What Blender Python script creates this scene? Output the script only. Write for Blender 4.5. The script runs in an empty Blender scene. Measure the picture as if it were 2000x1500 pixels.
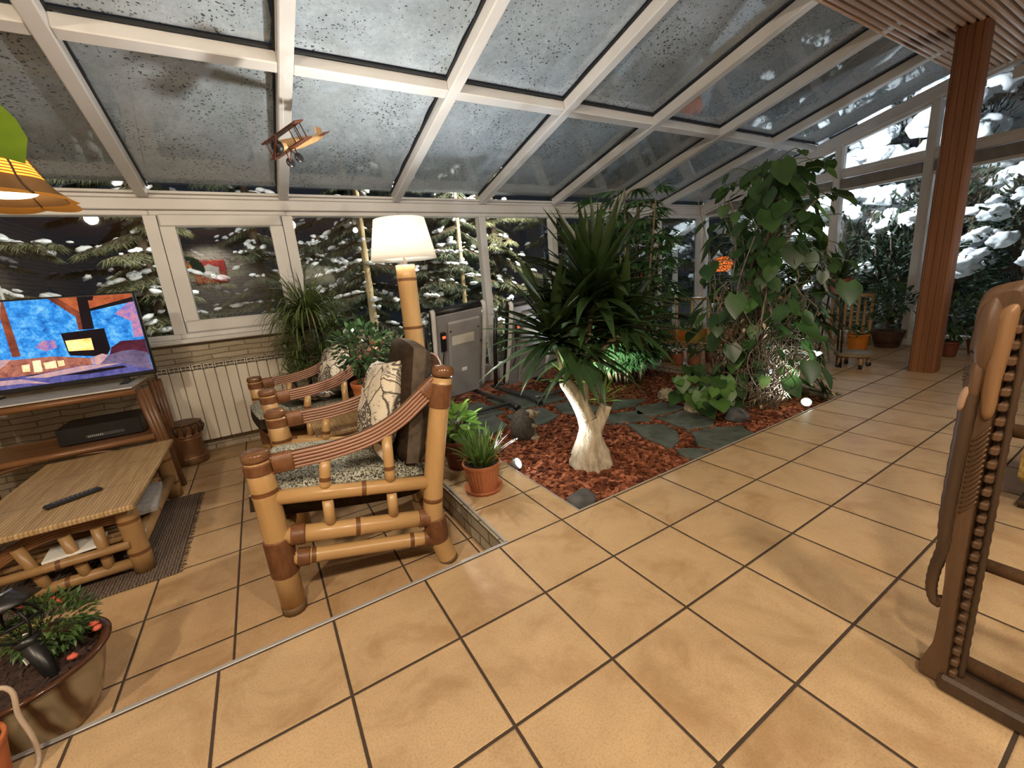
import bpy, bmesh, math, random
import numpy as np
from mathutils import Vector, Matrix, Euler, noise as mnoise
PI = math.pi
rnd = random.Random(11)
scene = bpy.context.scene
COL = scene.collection

# ---------------------------------------------------------------- mesh builder
def vec(*a): return np.array(a, dtype=float)
def nrm(v):
    v = np.asarray(v, float); l = np.linalg.norm(v)
    return v / l if l > 1e-9 else vec(0, 0, 1)
def perp(d):
    d = nrm(d); a = vec(0, 0, 1) if abs(d[2]) < 0.9 else vec(1, 0, 0)
    u = nrm(np.cross(a, d)); return u, np.cross(d, u)
def rotz(a):
    c, s = math.cos(a), math.sin(a); return np.array([[c, -s, 0], [s, c, 0], [0, 0, 1.0]])
def eul(x, y, z): return np.array(Euler((x, y, z)).to_matrix())

class MB:
    def __init__(s): s.v = []; s.f = []; s.mi = []; s.sm = []
    def add(s, vs, fs, m=0, smooth=False):
        o = len(s.v); s.v.extend([tuple(map(float, p)) for p in vs])
        for f in fs:
            s.f.append(tuple(i + o for i in f)); s.mi.append(m); s.sm.append(smooth)
        return s
    def box(s, c, d, m=0, R=None, bev=0.0):
        c = np.asarray(c, float); h = np.asarray(d, float) / 2
        R = np.eye(3) if R is None else R
        b = min(bev, h.min() * 0.95)
        if b <= 0:
            P = [(x, y, z) for x in (-1, 1) for y in (-1, 1) for z in (-1, 1)]
            vs = [c + R @ (np.array(p) * h) for p in P]
            s.add(vs, [(0, 1, 3, 2), (4, 6, 7, 5), (0, 4, 5, 1), (2, 3, 7, 6), (0, 2, 6, 4), (1, 5, 7, 3)], m)
        else:
            vs = []; idx = {}
            for sx in (-1, 1):
                for sy in (-1, 1):
                    for sz in (-1, 1):
                        for ax in range(3):
                            p = np.array([sx, sy, sz]) * (h - b); p[ax] = (sx, sy, sz)[ax] * h[ax]
                            idx[(sx, sy, sz, ax)] = len(vs); vs.append(c + R @ p)
            fs = []
            def q(*k): fs.append(tuple(idx[i] for i in k))
            for sg in (-1, 1):
                o = [(-1, -1), (1, -1), (1, 1), (-1, 1)]
                q(*[(sg, a, bb, 0) for a, bb in (o if sg > 0 else o[::-1])])
                q(*[(a, sg, bb, 1) for a, bb in (o[::-1] if sg > 0 else o)])
                q(*[(a, bb, sg, 2) for a, bb in (o if sg > 0 else o[::-1])])
            for a in (-1, 1):
                for bb in (-1, 1):
                    f = a * bb
                    def e(l): q(*(l if f > 0 else l[::-1]))
                    e([(a, bb, -1, 0), (a, bb, -1, 1), (a, bb, 1, 1), (a, bb, 1, 0)])
                    e([(a, -1, bb, 2), (a, -1, bb, 0), (a, 1, bb, 0), (a, 1, bb, 2)][::-1] if False else [(a, -1, bb, 2), (a, 1, bb, 2), (a, 1, bb, 0), (a, -1, bb, 0)][::-1])
                    e([(-1, a, bb, 1), (1, a, bb, 1), (1, a, bb, 2), (-1, a, bb, 2)])
            for sx in (-1, 1):
                for sy in (-1, 1):
                    for sz in (-1, 1):
                        k = [(sx, sy, sz, 0), (sx, sy, sz, 1), (sx, sy, sz, 2)]
                        q(*(k if sx * sy * sz > 0 else k[::-1]))
            s.add(vs, fs, m)
        return s
    def tube(s, pts, r, seg=10, m=0, cap=True, smooth=True, flat=1.0, up=None, capm=None):
        pts = [np.asarray(p, float) for p in pts]; n = len(pts)
        rr = [r] * n if np.isscalar(r) else list(r)
        vs = []; u = None
        for i in range(n):
            d = nrm(pts[min(i + 1, n - 1)] - pts[max(i - 1, 0)])
            if u is None:
                u = perp(d)[0] if up is None else nrm(np.cross(d, up))
            else:
                u = u - d * (u @ d); u = nrm(u) if np.linalg.norm(u) > 1e-6 else perp(d)[0]
            w = np.cross(d, u)
            for k in range(seg):
                a = 2 * PI * k / seg
                vs.append(pts[i] + rr[i] * (math.cos(a) * u + flat * math.sin(a) * w))
        fs = [(i * seg + k, i * seg + (k + 1) % seg, (i + 1) * seg + (k + 1) % seg, (i + 1) * seg + k)
              for i in range(n - 1) for k in range(seg)]
        o = len(s.v); s.add(vs, fs, m, smooth)
        if cap:
            cm = m if capm is None else capm
            s.f.append(tuple(o + k for k in range(seg))[::-1]); s.mi.append(cm); s.sm.append(False)
            s.f.append(tuple(o + (n - 1) * seg + k for k in range(seg))); s.mi.append(cm); s.sm.append(False)
        return s
    def lathe(s, prof, seg=24, c=(0, 0, 0), m=0, R=None, smooth=True, ms=None, sx=1.0, sy=1.0):
        c = np.asarray(c, float); R = np.eye(3) if R is None else R
        vs = []; n = len(prof)
        for r, z in prof:
            for k in range(seg):
                a = 2 * PI * k / seg
                vs.append(c + R @ vec(r * math.cos(a) * sx, r * math.sin(a) * sy, z))
        o = len(s.v); s.v.extend([tuple(p) for p in vs])
        for i in range(n - 1):
            for k in range(seg):
                s.f.append((o + i * seg + k, o + i * seg + (k + 1) % seg, o + (i + 1) * seg + (k + 1) % seg, o + (i + 1) * seg + k))
                s.mi.append(m if ms is None else ms[i]); s.sm.append(smooth)
        return s
    def prism(s, poly, z0, z1, m=0, R=None, c=(0, 0, 0), sidem=None):
        R = np.eye(3) if R is None else R; c = np.asarray(c, float); n = len(poly)
        vs = [c + R @ vec(x, y, z0) for x, y in poly] + [c + R @ vec(x, y, z1) for x, y in poly]
        o = len(s.v); s.v.extend([tuple(p) for p in vs])
        def f(t, mm): s.f.append(tuple(o + i for i in t)); s.mi.append(mm); s.sm.append(False)
        f(tuple(range(n))[::-1], m); f(tuple(range(n, 2 * n)), m)
        for i in range(n):
            f((i, (i + 1) % n, n + (i + 1) % n, n + i), m if sidem is None else sidem)
        return s
    def blob(s, c, r, sub=2, m=0, amp=0.0, sc=3.0, seed=0, R=None, flatbot=None, smooth=True):
        vs, fs = ICO[sub]; c = np.asarray(c, float); r = np.asarray(r, float) * np.ones(3)
        R = np.eye(3) if R is None else R
        out = []
        for p in vs:
            k = 1.0
            if amp: k += amp * mnoise.noise(Vector(p * sc) + Vector((seed * 3.17, seed * 1.3, seed)))
            q = p * k
            if flatbot is not None and q[2] < flatbot: q = vec(q[0], q[1], flatbot + (q[2] - flatbot) * 0.15)
            out.append(c + R @ (q * r))
        return s.add(out, fs, m, smooth)
    def strap(s, base, d, up, L, w, droop=0.3, n=7, fold=0.25, m=0, tip=1.0, curl=0.0):
        """long strap leaf with a V section: base point, direction, length, width"""
        d = nrm(d); side = nrm(np.cross(d, up)); p = np.asarray(base, float).copy()
        vs = []; step = L / n
        for i in range(n + 1):
            t = i / n
            ww = w * (0.55 + 0.45 * min(1, t * 4)) * (1 - max(0, (t - 0.35) / 0.65) ** 1.6) if tip else w
            nn = nrm(np.cross(side, d))
            vs += [p - side * ww / 2 + nn * ww * fold, p, p + side * ww / 2 + nn * ww * fold]
            d = nrm(d + vec(0, 0, -droop / n * (0.4 + 1.6 * t)) + side * curl / n); p = p + d * step
        fs = []
        for i in range(n):
            a = i * 3; b = a + 3
            fs += [(a, a + 1, b + 1, b), (a + 1, a + 2, b + 2, b + 1)]
        return s.add(vs, fs, m, True)
    def leaf(s, base, d, up, L, w, shape='ov', m=0, droop=0.25, fold=0.12, n=6):
        """broad leaf; half-width profile by shape"""
        d = nrm(d); side = nrm(np.cross(d, up)); p = np.asarray(base, float).copy(); vs = []
        if shape == 'heart': pr = [0.55, 0.98, 1.0, 0.86, 0.62, 0.33, 0.0]; n = 6
        elif shape == 'lance': pr = [0.12, 0.7, 1.0, 0.9, 0.66, 0.35, 0.0]; n = 6
        else: pr = [0.1, 0.75, 1.0, 0.95, 0.7, 0.0]; n = 5
        for i in range(n + 1):
            ww = w * pr[i]; nn = nrm(np.cross(side, d))
            back = d * (-0.16 * L if shape == 'heart' and i == 0 else 0)
            vs += [p - side * ww / 2 + nn * ww * fold + back, p, p + side * ww / 2 + nn * ww * fold + back]
            d = nrm(d + vec(0, 0, -droop / n)); p = p + d * L / n
        fs = []
        for i in range(n):
            a = i * 3; b = a + 3
            fs += [(a, a + 1, b + 1, b), (a + 1, a + 2, b + 2, b + 1)]
        return s.add(vs, fs, m, True)
    def build(s, name, mats, parent=None, off=(0, 0, 0)):
        me = bpy.data.meshes.new(name)
        if any(off):
            o = off; vs = [(x - o[0], y - o[1], z - o[2]) for x, y, z in s.v]
        else: vs = s.v
        me.from_pydata(vs, [], s.f)
        mats = mats if isinstance(mats, (list, tuple)) else [mats]
        for mt in mats: me.materials.append(mt)
        me.polygons.foreach_set('material_index', [min(i, len(mats) - 1) for i in s.mi])
        me.polygons.foreach_set('use_smooth', s.sm)
        me.update(); o = bpy.data.objects.new(name, me); COL.objects.link(o)
        if parent is not None: o.parent = parent
        return o

def _ico(sub):
    bm = bmesh.new(); bmesh.ops.create_icosphere(bm, subdivisions=sub, radius=1.0)
    vs = [np.array(v.co) for v in bm.verts]; fs = [tuple(v.index for v in f.verts) for f in bm.faces]
    bm.free(); return vs, fs
ICO = {k: _ico(k) for k in (1, 2, 3, 4)}

# ---------------------------------------------------------------- tagging
def tag(o, label=None, cat=None, group=None, kind=None):
    if label: o['label'] = label
    if cat: o['category'] = cat
    if group: o['group'] = group
    if kind: o['kind'] = kind
    return o
def thing(name, label, cat, loc=(0, 0, 0), rz=0.0, group=None):
    o = bpy.data.objects.new(name, None); COL.objects.link(o)
    o.empty_display_size = 0.05; o.location = loc; o.rotation_euler = (0, 0, rz)
    return tag(o, label, cat, group)
def solo(name, mb, mats, label, cat, loc=(0, 0, 0), group=None, rz=0.0, kind=None):
    o = mb.build(name, mats); o.location = loc; o.rotation_euler = (0, 0, rz)
    return tag(o, label, cat, group, kind)
def struct(name, mb, mats, label=None):
    o = mb.build(name, mats); o['kind'] = 'structure'
    if label: o['label'] = label
    return o
def dup(root, loc, rz, label=None):
    r = root.copy(); COL.objects.link(r); r.location = loc; r.rotation_euler = (0, 0, rz)
    if label: r['label'] = label
    for ch in list(root.children):
        c = ch.copy(); COL.objects.link(c); c.parent = r
        for g in ch.children:
            e = g.copy(); COL.objects.link(e); e.parent = c
    return r

# ---------------------------------------------------------------- node helper
class NT:
    def __init__(s, name):
        s.mat = bpy.data.materials.new(name); s.mat.use_nodes = True
        s.t = s.mat.node_tree; s.n = s.t.nodes; s.b = s.n['Principled BSDF']; s.out = s.n['Material Output']
    def link(s, a, b): s.t.links.new(a, b)
    def put(s, sock, v):
        if isinstance(v, bpy.types.NodeSocket): s.link(v, sock)
        elif isinstance(v, (tuple, list)) and len(v) == 3 and sock.type == 'RGBA': sock.default_value = (*v, 1)
        else: sock.default_value = v
    def pos(s):
        return s.n.new('ShaderNodeNewGeometry').outputs['Position']
    def obj(s): return s.n.new('ShaderNodeTexCoord').outputs['Object']
    def xyz(s, v):
        n = s.n.new('ShaderNodeSeparateXYZ'); s.link(v, n.inputs[0]); return n.outputs
    def comb(s, x=0, y=0, z=0):
        n = s.n.new('ShaderNodeCombineXYZ')
        for i, a in enumerate((x, y, z)): s.put(n.inputs[i], a)
        return n.outputs[0]
    def m(s, op, a, b=0.0, c=0.0):
        n = s.n.new('ShaderNodeMath'); n.operation = op
        for i, k in enumerate((a, b, c)): s.put(n.inputs[i], k)
        return n.outputs[0]
    def vm(s, op, a, b=(1, 1, 1)):
        n = s.n.new('ShaderNodeVectorMath'); n.operation = op
        s.put(n.inputs[0], a); s.put(n.inputs[1], b); return n.outputs[0]
    def noise(s, v, scale=5, detail=3, rough=0.5, dist=0.0):
        n = s.n.new('ShaderNodeTexNoise'); s.link(v, n.inputs['Vector'])
        n.inputs['Scale'].default_value = scale; n.inputs['Detail'].default_value = detail
        n.inputs['Roughness'].default_value = rough; n.inputs['Distortion'].default_value = dist
        return n.outputs['Fac']
    def voro(s, v, scale=5, feat='F1', out='Distance', rnd_=1.0):
        n = s.n.new('ShaderNodeTexVoronoi'); n.feature = feat; s.link(v, n.inputs['Vector'])
        n.inputs['Scale'].default_value = scale; n.inputs['Randomness'].default_value = rnd_
        return n.outputs[out]
    def wave(s, v, scale=5, dist=0.0, dirn='X', detail=2, dscale=1.0):
        n = s.n.new('ShaderNodeTexWave'); n.bands_direction = dirn; s.link(v, n.inputs['Vector'])
        n.inputs['Scale'].default_value = scale; n.inputs['Distortion'].default_value = dist
        n.inputs['Detail'].default_value = detail; n.inputs['Detail Scale'].default_value = dscale
        return n.outputs['Fac']
    def white(s, v):
        n = s.n.new('ShaderNodeTexWhiteNoise'); n.noise_dimensions = '3D'; s.link(v, n.inputs['Vector'])
        return n.outputs['Value']
    def ramp(s, fac, stops, interp='LINEAR'):
        n = s.n.new('ShaderNodeValToRGB'); s.put(n.inputs[0], fac); r = n.color_ramp; r.interpolation = interp
        while len(r.elements) < len(stops): r.elements.new(0.5)
        for e, (p, c) in zip(r.elements, stops):
            e.position = p; e.color = (*c, 1) if isinstance(c, (tuple, list)) else (c, c, c, 1)
        return n.outputs[0]
    def mix(s, f, a, b, mode='MIX'):
        n = s.n.new('ShaderNodeMixRGB'); n.blend_type = mode
        s.put(n.inputs[0], f); s.put(n.inputs[1], a); s.put(n.inputs[2], b); return n.outputs[0]
    def bump(s, h, strength=0.3, dist=0.01):
        n = s.n.new('ShaderNodeBump'); n.inputs['Strength'].default_value = strength
        n.inputs['Distance'].default_value = dist; s.link(h, n.inputs['Height'])
        s.link(n.outputs[0], s.b.inputs['Normal']); return n
    def set(s, color=None, rough=None, metal=None, spec=None, **k):
        if color is not None: s.put(s.b.inputs['Base Color'], color)
        if rough is not None: s.put(s.b.inputs['Roughness'], rough)
        if metal is not None: s.b.inputs['Metallic'].default_value = metal
        if spec is not None: s.b.inputs['Specular IOR Level'].default_value = spec
        for a, v in k.items(): s.put(s.b.inputs[a], v)
        return s
def srgb(r, g, b):
    f = lambda c: c / 12.92 if c <= 0.04045 else ((c + 0.055) / 1.055) ** 2.4
    return (f(r / 255), f(g / 255), f(b / 255))
def plain(name, col, rough=0.6, metal=0.0, var=0.15, scale=12, spec=0.5, bump=0.0):
    n = NT(name); o = n.obj(); z = n.noise(o, scale, 4)
    a = tuple(c * (1 - var) for c in col); b = tuple(min(1, c * (1 + var)) for c in col)
    n.set(n.ramp(z, [(0.3, a), (0.7, b)]), rough, metal, spec)
    if bump: n.bump(z, bump, 0.004)
    return n.mat
# ---------------------------------------------------------------- materials
def tile_mat(name, offy, base, dark):
    n = NT(name); P = n.pos(); x, y, z = n.xyz(P)
    T = 0.33
    u = n.m('DIVIDE', x, T); v = n.m('DIVIDE', n.m('ADD', y, offy), T)
    fu = n.m('ABSOLUTE', n.m('SUBTRACT', n.m('FRACT', u), 0.5)); fv = n.m('ABSOLUTE', n.m('SUBTRACT', n.m('FRACT', v), 0.5))
    e = n.m('MAXIMUM', fu, fv)
    wob = n.m('MULTIPLY', n.noise(P, 60, 2), 0.004)
    g = n.m('GREATER_THAN', n.m('ADD', e, wob), 0.489)
    idx = n.comb(n.m('FLOOR', u), n.m('FLOOR', v), 0.0)
    rv = n.white(idx)
    sh = n.vm('ADD', P, n.vm('SCALE', idx, (7, 7, 7))) if False else P
    ofs = n.vm('ADD', P, n.vm('MULTIPLY', idx, (3.7, 5.3, 1.0))); n1 = n.noise(ofs, 4.2, 7, 0.66, 0.5); n2 = n.noise(ofs, 30, 5, 0.65); n3 = n.noise(ofs, 190, 2)
    c = n.ramp(n1, [(0.34, dark), (0.50, base), (0.66, tuple(min(1, k * 1.14) for k in base))])
    c = n.mix(n.m('MULTIPLY', n2, 0.22), c, dark)
    c = n.mix(n.m('MULTIPLY', n.ramp(n3, [(0.45, 0.0), (0.8, 1.0)]), 0.5), c, tuple(k * 0.6 for k in dark))
    c = n.mix(0.16, c, n.ramp(rv, [(0, tuple(k * 0.75 for k in base)), (1, tuple(min(1, k * 1.15) for k in base))]))
    c = n.mix(g, c, (0.055, 0.035, 0.022))
    n.set(c, n.mix(g, n.ramp(n2, [(0.3, 0.34), (0.8, 0.5)]), (0.9, 0.9, 0.9)), 0, 0.45)
    edge = n.m('SMOOTHSTEP', e, 0, 0) if False else n.ramp(e, [(0.478, 1.0), (0.489, 0.0)])
    n.bump(n.mix(0.12, edge, n2), 0.5, 0.004)
    return n.mat
TILE = tile_mat('floor_tile', 0.009, (0.52, 0.365, 0.205), (0.38, 0.235, 0.115))
TILE_L = tile_mat('lower_tile', -0.0146, (0.50, 0.33, 0.175), (0.37, 0.22, 0.10))

def frame_mat():
    n = NT('white_pvc'); z = n.noise(n.pos(), 3, 4)
    n.set(n.ramp(z, [(0.3, (0.62, 0.61, 0.595)), (0.7, (0.72, 0.715, 0.70))]), 0.35, 0, 0.5); return n.mat
PVC = frame_mat()
GASKET = plain('black_gasket', (0.012, 0.012, 0.012), 0.6)
PVC_G = plain('grey_blind_box', (0.23, 0.22, 0.21), 0.5)

def glass_mat(name='window_glass', tint=(0.95, 0.97, 0.96), ior=1.52, gain=1.6):
    n = NT(name); n.n.remove(n.b)
    tr = n.n.new('ShaderNodeBsdfTransparent'); tr.inputs[0].default_value = (*tint, 1)
    gl = n.n.new('ShaderNodeBsdfGlossy'); gl.inputs['Roughness'].default_value = 0.012
    lw = n.n.new('ShaderNodeLayerWeight'); lw.inputs['Blend'].default_value = 0.5
    mx = n.n.new('ShaderNodeMixShader')
    k = n.m('MULTIPLY', n.m('ADD', 0.05, n.m('MULTIPLY', n.m('POWER', lw.outputs['Facing'], 5.0), 0.9)), gain)
    n.link(k, mx.inputs[0]); n.link(tr.outputs[0], mx.inputs[1]); n.link(gl.outputs[0], mx.inputs[2])
    n.link(mx.outputs[0], n.out.inputs[0]); return n.mat
GLASS = glass_mat()
GLASS_R = glass_mat('roof_glass', (0.95, 0.97, 0.98), 1.52, 1.0)

def roof_snow_mat():
    n = NT('roof_snow'); P = n.pos(); x, y, z = n.xyz(P)
    big = n.noise(P, 1.3, 4, 0.55); fine = n.noise(P, 34, 5, 0.75); mid = n.noise(P, 7, 3, 0.6)
    dens = n.ramp(n.m('ADD', n.m('MULTIPLY', big, 0.6), n.m('MULTIPLY', mid, 0.4)), [(0.3, (0.42, 0.46, 0.49)), (0.62, (0.74, 0.79, 0.84))])
    fg = n.noise(P, 130, 3, 0.8); c = n.mix(n.m('MULTIPLY', n.ramp(n.m('ADD', n.m('MULTIPLY', fine, 0.6), n.m('MULTIPLY', fg, 0.4)), [(0.36, 0.0), (0.64, 1.0)]), 0.42), dens, (0.20, 0.215, 0.225))
    wob = n.vm('ADD', P, n.comb(n.m('MULTIPLY', n.noise(P, 14, 3), 0.05), n.m('MULTIPLY', n.noise(P, 11, 2), 0.05), 0.0))
    vd = n.voro(n.vm('MULTIPLY', wob, (1.0, 1.4, 1.0)), 30, 'F1'); vd2 = n.voro(n.vm('MULTIPLY', wob, (1.4, 1.0, 1.0)), 44, 'F1')
    patch = n.noise(P, 2.2, 3)
    th = n.m('ADD', 0.10, n.m('MULTIPLY', n.ramp(patch, [(0.40, 0.0), (0.62, 1.0)]), 0.16))
    spk = n.m('LESS_THAN', vd, n.m('MAXIMUM', th, 0.07)); spk2 = n.m('LESS_THAN', vd2, n.m('MULTIPLY', th, 0.85))
    c = n.mix(n.m('MULTIPLY', n.m('MAXIMUM', spk, spk2), 0.85), c, (0.02, 0.021, 0.022))
    n.set(c, 0.9, 0, 0.1); return n.mat
ROOFSNOW = roof_snow_mat()

def snow_mat():
    n = NT('snow'); z = n.noise(n.pos(), 14, 4)
    n.set(n.ramp(z, [(0.3, (0.72, 0.76, 0.80)), (0.7, (0.88, 0.90, 0.92))]), 0.75, 0, 0.3); n.bump(z, 0.4, 0.02); return n.mat
SNOW = snow_mat()

def stone_mat(name, c1, c2, bw=0.19, bh=0.065, mort=(0.10, 0.085, 0.065), axis='x'):
    n = NT(name); P = n.pos(); x, y, z = n.xyz(P)
    h = n.m('ADD', x, y) if axis == 'both' else (x if axis == 'x' else y)
    wob = n.m('MULTIPLY', n.noise(P, 5, 3), 0.07)
    b = n.n.new('ShaderNodeTexBrick'); n.link(n.comb(n.m('ADD', h, wob), n.m('ADD', z, n.m('MULTIPLY', wob, 0.5)), 0.0), b.inputs['Vector'])
    b.inputs['Scale'].default_value = 1.0; b.inputs['Brick Width'].default_value = bw; b.inputs['Row Height'].default_value = bh
    b.inputs['Mortar Size'].default_value = 0.005; b.inputs['Mortar Smooth'].default_value = 0.4; b.offset = 0.5
    b.inputs['Color1'].default_value = (*c1, 1); b.inputs['Color2'].default_value = (*c2, 1); b.inputs['Mortar'].default_value = (*mort, 1)
    nz = n.noise(P, 30, 5, 0.65)
    c = n.mix(n.m('MULTIPLY', nz, 0.5), b.outputs['Color'], tuple(k * 0.5 for k in c1))
    n.set(c, 0.85, 0, 0.2)
    hgt = n.m('ADD', n.m('SUBTRACT', 1.0, b.outputs['Fac']), n.m('MULTIPLY', nz, 0.9))
    n.bump(hgt, 0.8, 0.012); return n.mat
STONE = stone_mat('stacked_stone', (0.44, 0.37, 0.26), (0.57, 0.49, 0.37), 0.26, 0.047, (0.26, 0.21, 0.145))
STONE_Y = stone_mat('stacked_stone_side', (0.40, 0.35, 0.26), (0.52, 0.47, 0.37), axis='y')
STONE_B = stone_mat('pale_stacked_stone', (0.62, 0.56, 0.48), (0.75, 0.69, 0.60), 0.28, 0.07)

def wood_mat(name, c1, c2, scale=14, axis=2, rough=0.45, stretch=0.06, spec=0.4, bump=0.1, dark=None):
    n = NT(name); o = n.obj(); k = [1.0, 1.0, 1.0]; k[axis] = stretch
    v = n.vm('MULTIPLY', o, tuple(k))
    a = n.noise(v, scale, 5, 0.6, 0.5); b = n.noise(v, scale * 5, 3, 0.6)
    c = n.ramp(a, [(0.28, c1), (0.72, c2)]); c = n.mix(n.m('MULTIPLY', b, 0.4), c, dark or tuple(q * 0.55 for q in c1))
    n.set(c, rough, 0, spec); n.bump(n.m('ADD', a, b), bump, 0.004); return n.mat
COLWOOD = wood_mat('reddish_column_wood', (0.19, 0.075, 0.030), (0.30, 0.13, 0.055), 16)
SLAT = wood_mat('ceiling_slat_wood', (0.46, 0.27, 0.155), (0.62, 0.40, 0.25), 10, axis=0, rough=0.28, spec=0.8)
CARVED = wood_mat('carved_brown_wood', (0.075, 0.040, 0.020), (0.155, 0.085, 0.043), 18, rough=0.5, bump=0.25, stretch=0.15)
CARVED_D = wood_mat('dark_carved_wood', (0.045, 0.026, 0.014), (0.09, 0.052, 0.029), 18, rough=0.5, bump=0.2, stretch=0.15)

BAMBOO = wood_mat('bamboo', (0.44, 0.26, 0.10), (0.60, 0.39, 0.18), 9, rough=0.3, stretch=0.12, spec=0.5, bump=0.05, dark=(0.30, 0.15, 0.05))
BAMBOO_H = wood_mat('bamboo_rail', (0.44, 0.26, 0.10), (0.60, 0.39, 0.18), 9, axis=0, rough=0.3, stretch=0.12, spec=0.5, bump=0.05, dark=(0.30, 0.14, 0.04))
NODE = plain('bamboo_node', (0.15, 0.062, 0.02), 0.45)
BAMBOO_END = plain('bamboo_foot', (0.13, 0.075, 0.03), 0.6)
CAPWOOD = wood_mat('polished_cap', (0.12, 0.05, 0.024), (0.24, 0.115, 0.05), 30, axis=0, rough=0.14, stretch=0.3, spec=0.7)
RATTAN = wood_mat('pole_rattan', (0.30, 0.14, 0.09), (0.46, 0.26, 0.17), 12, axis=0, rough=0.28, stretch=0.15, spec=0.6)
WRAP = wood_mat('rattan_binding', (0.13, 0.05, 0.02), (0.26, 0.115, 0.048), 40, axis=2, rough=0.42, stretch=0.5)
BAMBOO_D = wood_mat('old_bamboo', (0.30, 0.17, 0.065), (0.44, 0.27, 0.12), 9, rough=0.35, stretch=0.12, bump=0.05)
RACKWOOD = wood_mat('dark_rattan_wood', (0.17, 0.072, 0.028), (0.30, 0.14, 0.055), 12, axis=0, rough=0.3, stretch=0.12, spec=0.5)
RACKPOST = wood_mat('dark_rattan_post', (0.10, 0.045, 0.02), (0.21, 0.098, 0.042), 12, axis=2, rough=0.35, stretch=0.12, spec=0.5)

def tabletop_mat():
    n = NT('split_bamboo_top'); o = n.obj(); x, y, z = n.xyz(o)
    w = n.wave(o, 21, 1.2, 'X', 2, 1.5); a = n.noise(n.vm('MULTIPLY', o, (60, 4, 1)), 1, 3); b = n.noise(o, 5, 3)
    c = n.ramp(a, [(0.3, (0.36, 0.23, 0.105)), (0.7, (0.60, 0.43, 0.23))]); c = n.mix(n.ramp(w, [(0.0, 0.75), (0.28, 0.0)]), c, (0.16, 0.09, 0.035))
    c = n.mix(n.m('MULTIPLY', b, 0.35), c, (0.30, 0.185, 0.08))
    jl = n.m('ABSOLUTE', n.m('SUBTRACT', n.m('FRACT', n.m('ADD', n.m('MULTIPLY', y, 2.6), n.m('MULTIPLY', n.noise(o, 9, 2), 0.12))), 0.5))
    c = n.mix(n.ramp(jl, [(0.0, 0.6), (0.02, 0.0)]), c, (0.14, 0.08, 0.035))
    n.set(c, 0.5, 0, 0.3); n.bump(w, 0.35, 0.004); return n.mat
TABLETOP = tabletop_mat()

def tweed_mat(name, c1, c2, s=110):
    n = NT(name); o = n.obj()
    a = n.noise(n.vm('MULTIPLY', o, (1, 3, 1)), s, 2); b = n.noise(n.vm('MULTIPLY', o, (3, 1, 1)), s, 2)
    t = n.m('ADD', n.m('MULTIPLY', a, 0.5), n.m('MULTIPLY', b, 0.5))
    n.set(n.ramp(t, [(0.42, c1), (0.58, c2)]), 0.95, 0, 0.1); n.bump(t, 0.6, 0.003); return n.mat
TWEED = tweed_mat('grey_tweed', (0.030, 0.030, 0.024), (0.52, 0.51, 0.41), 85)
BROWNCLOTH = plain('brown_corduroy', (0.040, 0.027, 0.018), 0.95, var=0.3, scale=30, spec=0.05, bump=0.3)
BROWNCLOTH_T = plain('brown_corduroy_top', (0.105, 0.085, 0.065), 0.95, var=0.25, scale=30, spec=0.05, bump=0.3)
def rug_mat():
    n = NT('woven_rug'); o = n.obj(); w = n.wave(o, 24, 3.0, 'X', 2, 3.0); v = n.wave(o, 30, 2.0, 'Y', 2, 3.0)
    t = n.m('ADD', n.m('MULTIPLY', w, 0.7), n.m('MULTIPLY', v, 0.3))
    n.set(n.mix(n.m('MULTIPLY', n.noise(o, 8, 3), 0.4), n.ramp(t, [(0.2, (0.05, 0.036, 0.027)), (0.8, (0.21, 0.155, 0.12))]), (0.11, 0.08, 0.06)), 0.95, 0, 0.1); n.bump(t, 0.6, 0.004); return n.mat
RUG = rug_mat()

def cushion_mat():
    n = NT('printed_cushion'); o = n.obj()
    w = n.vm('ADD', o, n.comb(n.m('MULTIPLY', n.noise(o, 9, 2), 0.12), n.m('MULTIPLY', n.noise(n.vm('ADD', o, (3, 1, 2)), 9, 2), 0.12), 0.0))
    e = n.voro(w, 9, 'DISTANCE_TO_EDGE'); cell = n.voro(w, 9, 'F1', 'Color'); cx = n.xyz(cell)[0]
    dots = n.voro(o, 85, 'F1'); lines = n.wave(w, 42, 5, 'DIAGONAL', 2, 2.0)
    cream = n.ramp(n.noise(o, 5, 3), [(0.3, (0.62, 0.55, 0.43)), (0.7, (0.74, 0.68, 0.56))])
    c = n.mix(n.m('MULTIPLY', n.m('GREATER_THAN', cx, 0.72), n.m('GREATER_THAN', dots, 0.42)), cream, (0.13, 0.11, 0.095))
    c = n.mix(n.m('MULTIPLY', n.m('MULTIPLY', n.m('LESS_THAN', cx, 0.22), n.m('GREATER_THAN', e, 0.10)), n.m('GREATER_THAN', lines, 0.55)), c, (0.20, 0.19, 0.19))
    c = n.mix(n.ramp(e, [(0.022, 0.9), (0.045, 0.0)]), c, (0.05, 0.042, 0.038))
    c = n.mix(n.m('MULTIPLY', n.m('GREATER_THAN', n.noise(n.vm('MULTIPLY', o, (1, 1, 3)), 48, 1), 0.66), 0.8), c, (0.10, 0.085, 0.07))
    n.set(c, 0.9, 0, 0.1); return n.mat
CUSHION = cushion_mat()

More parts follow.
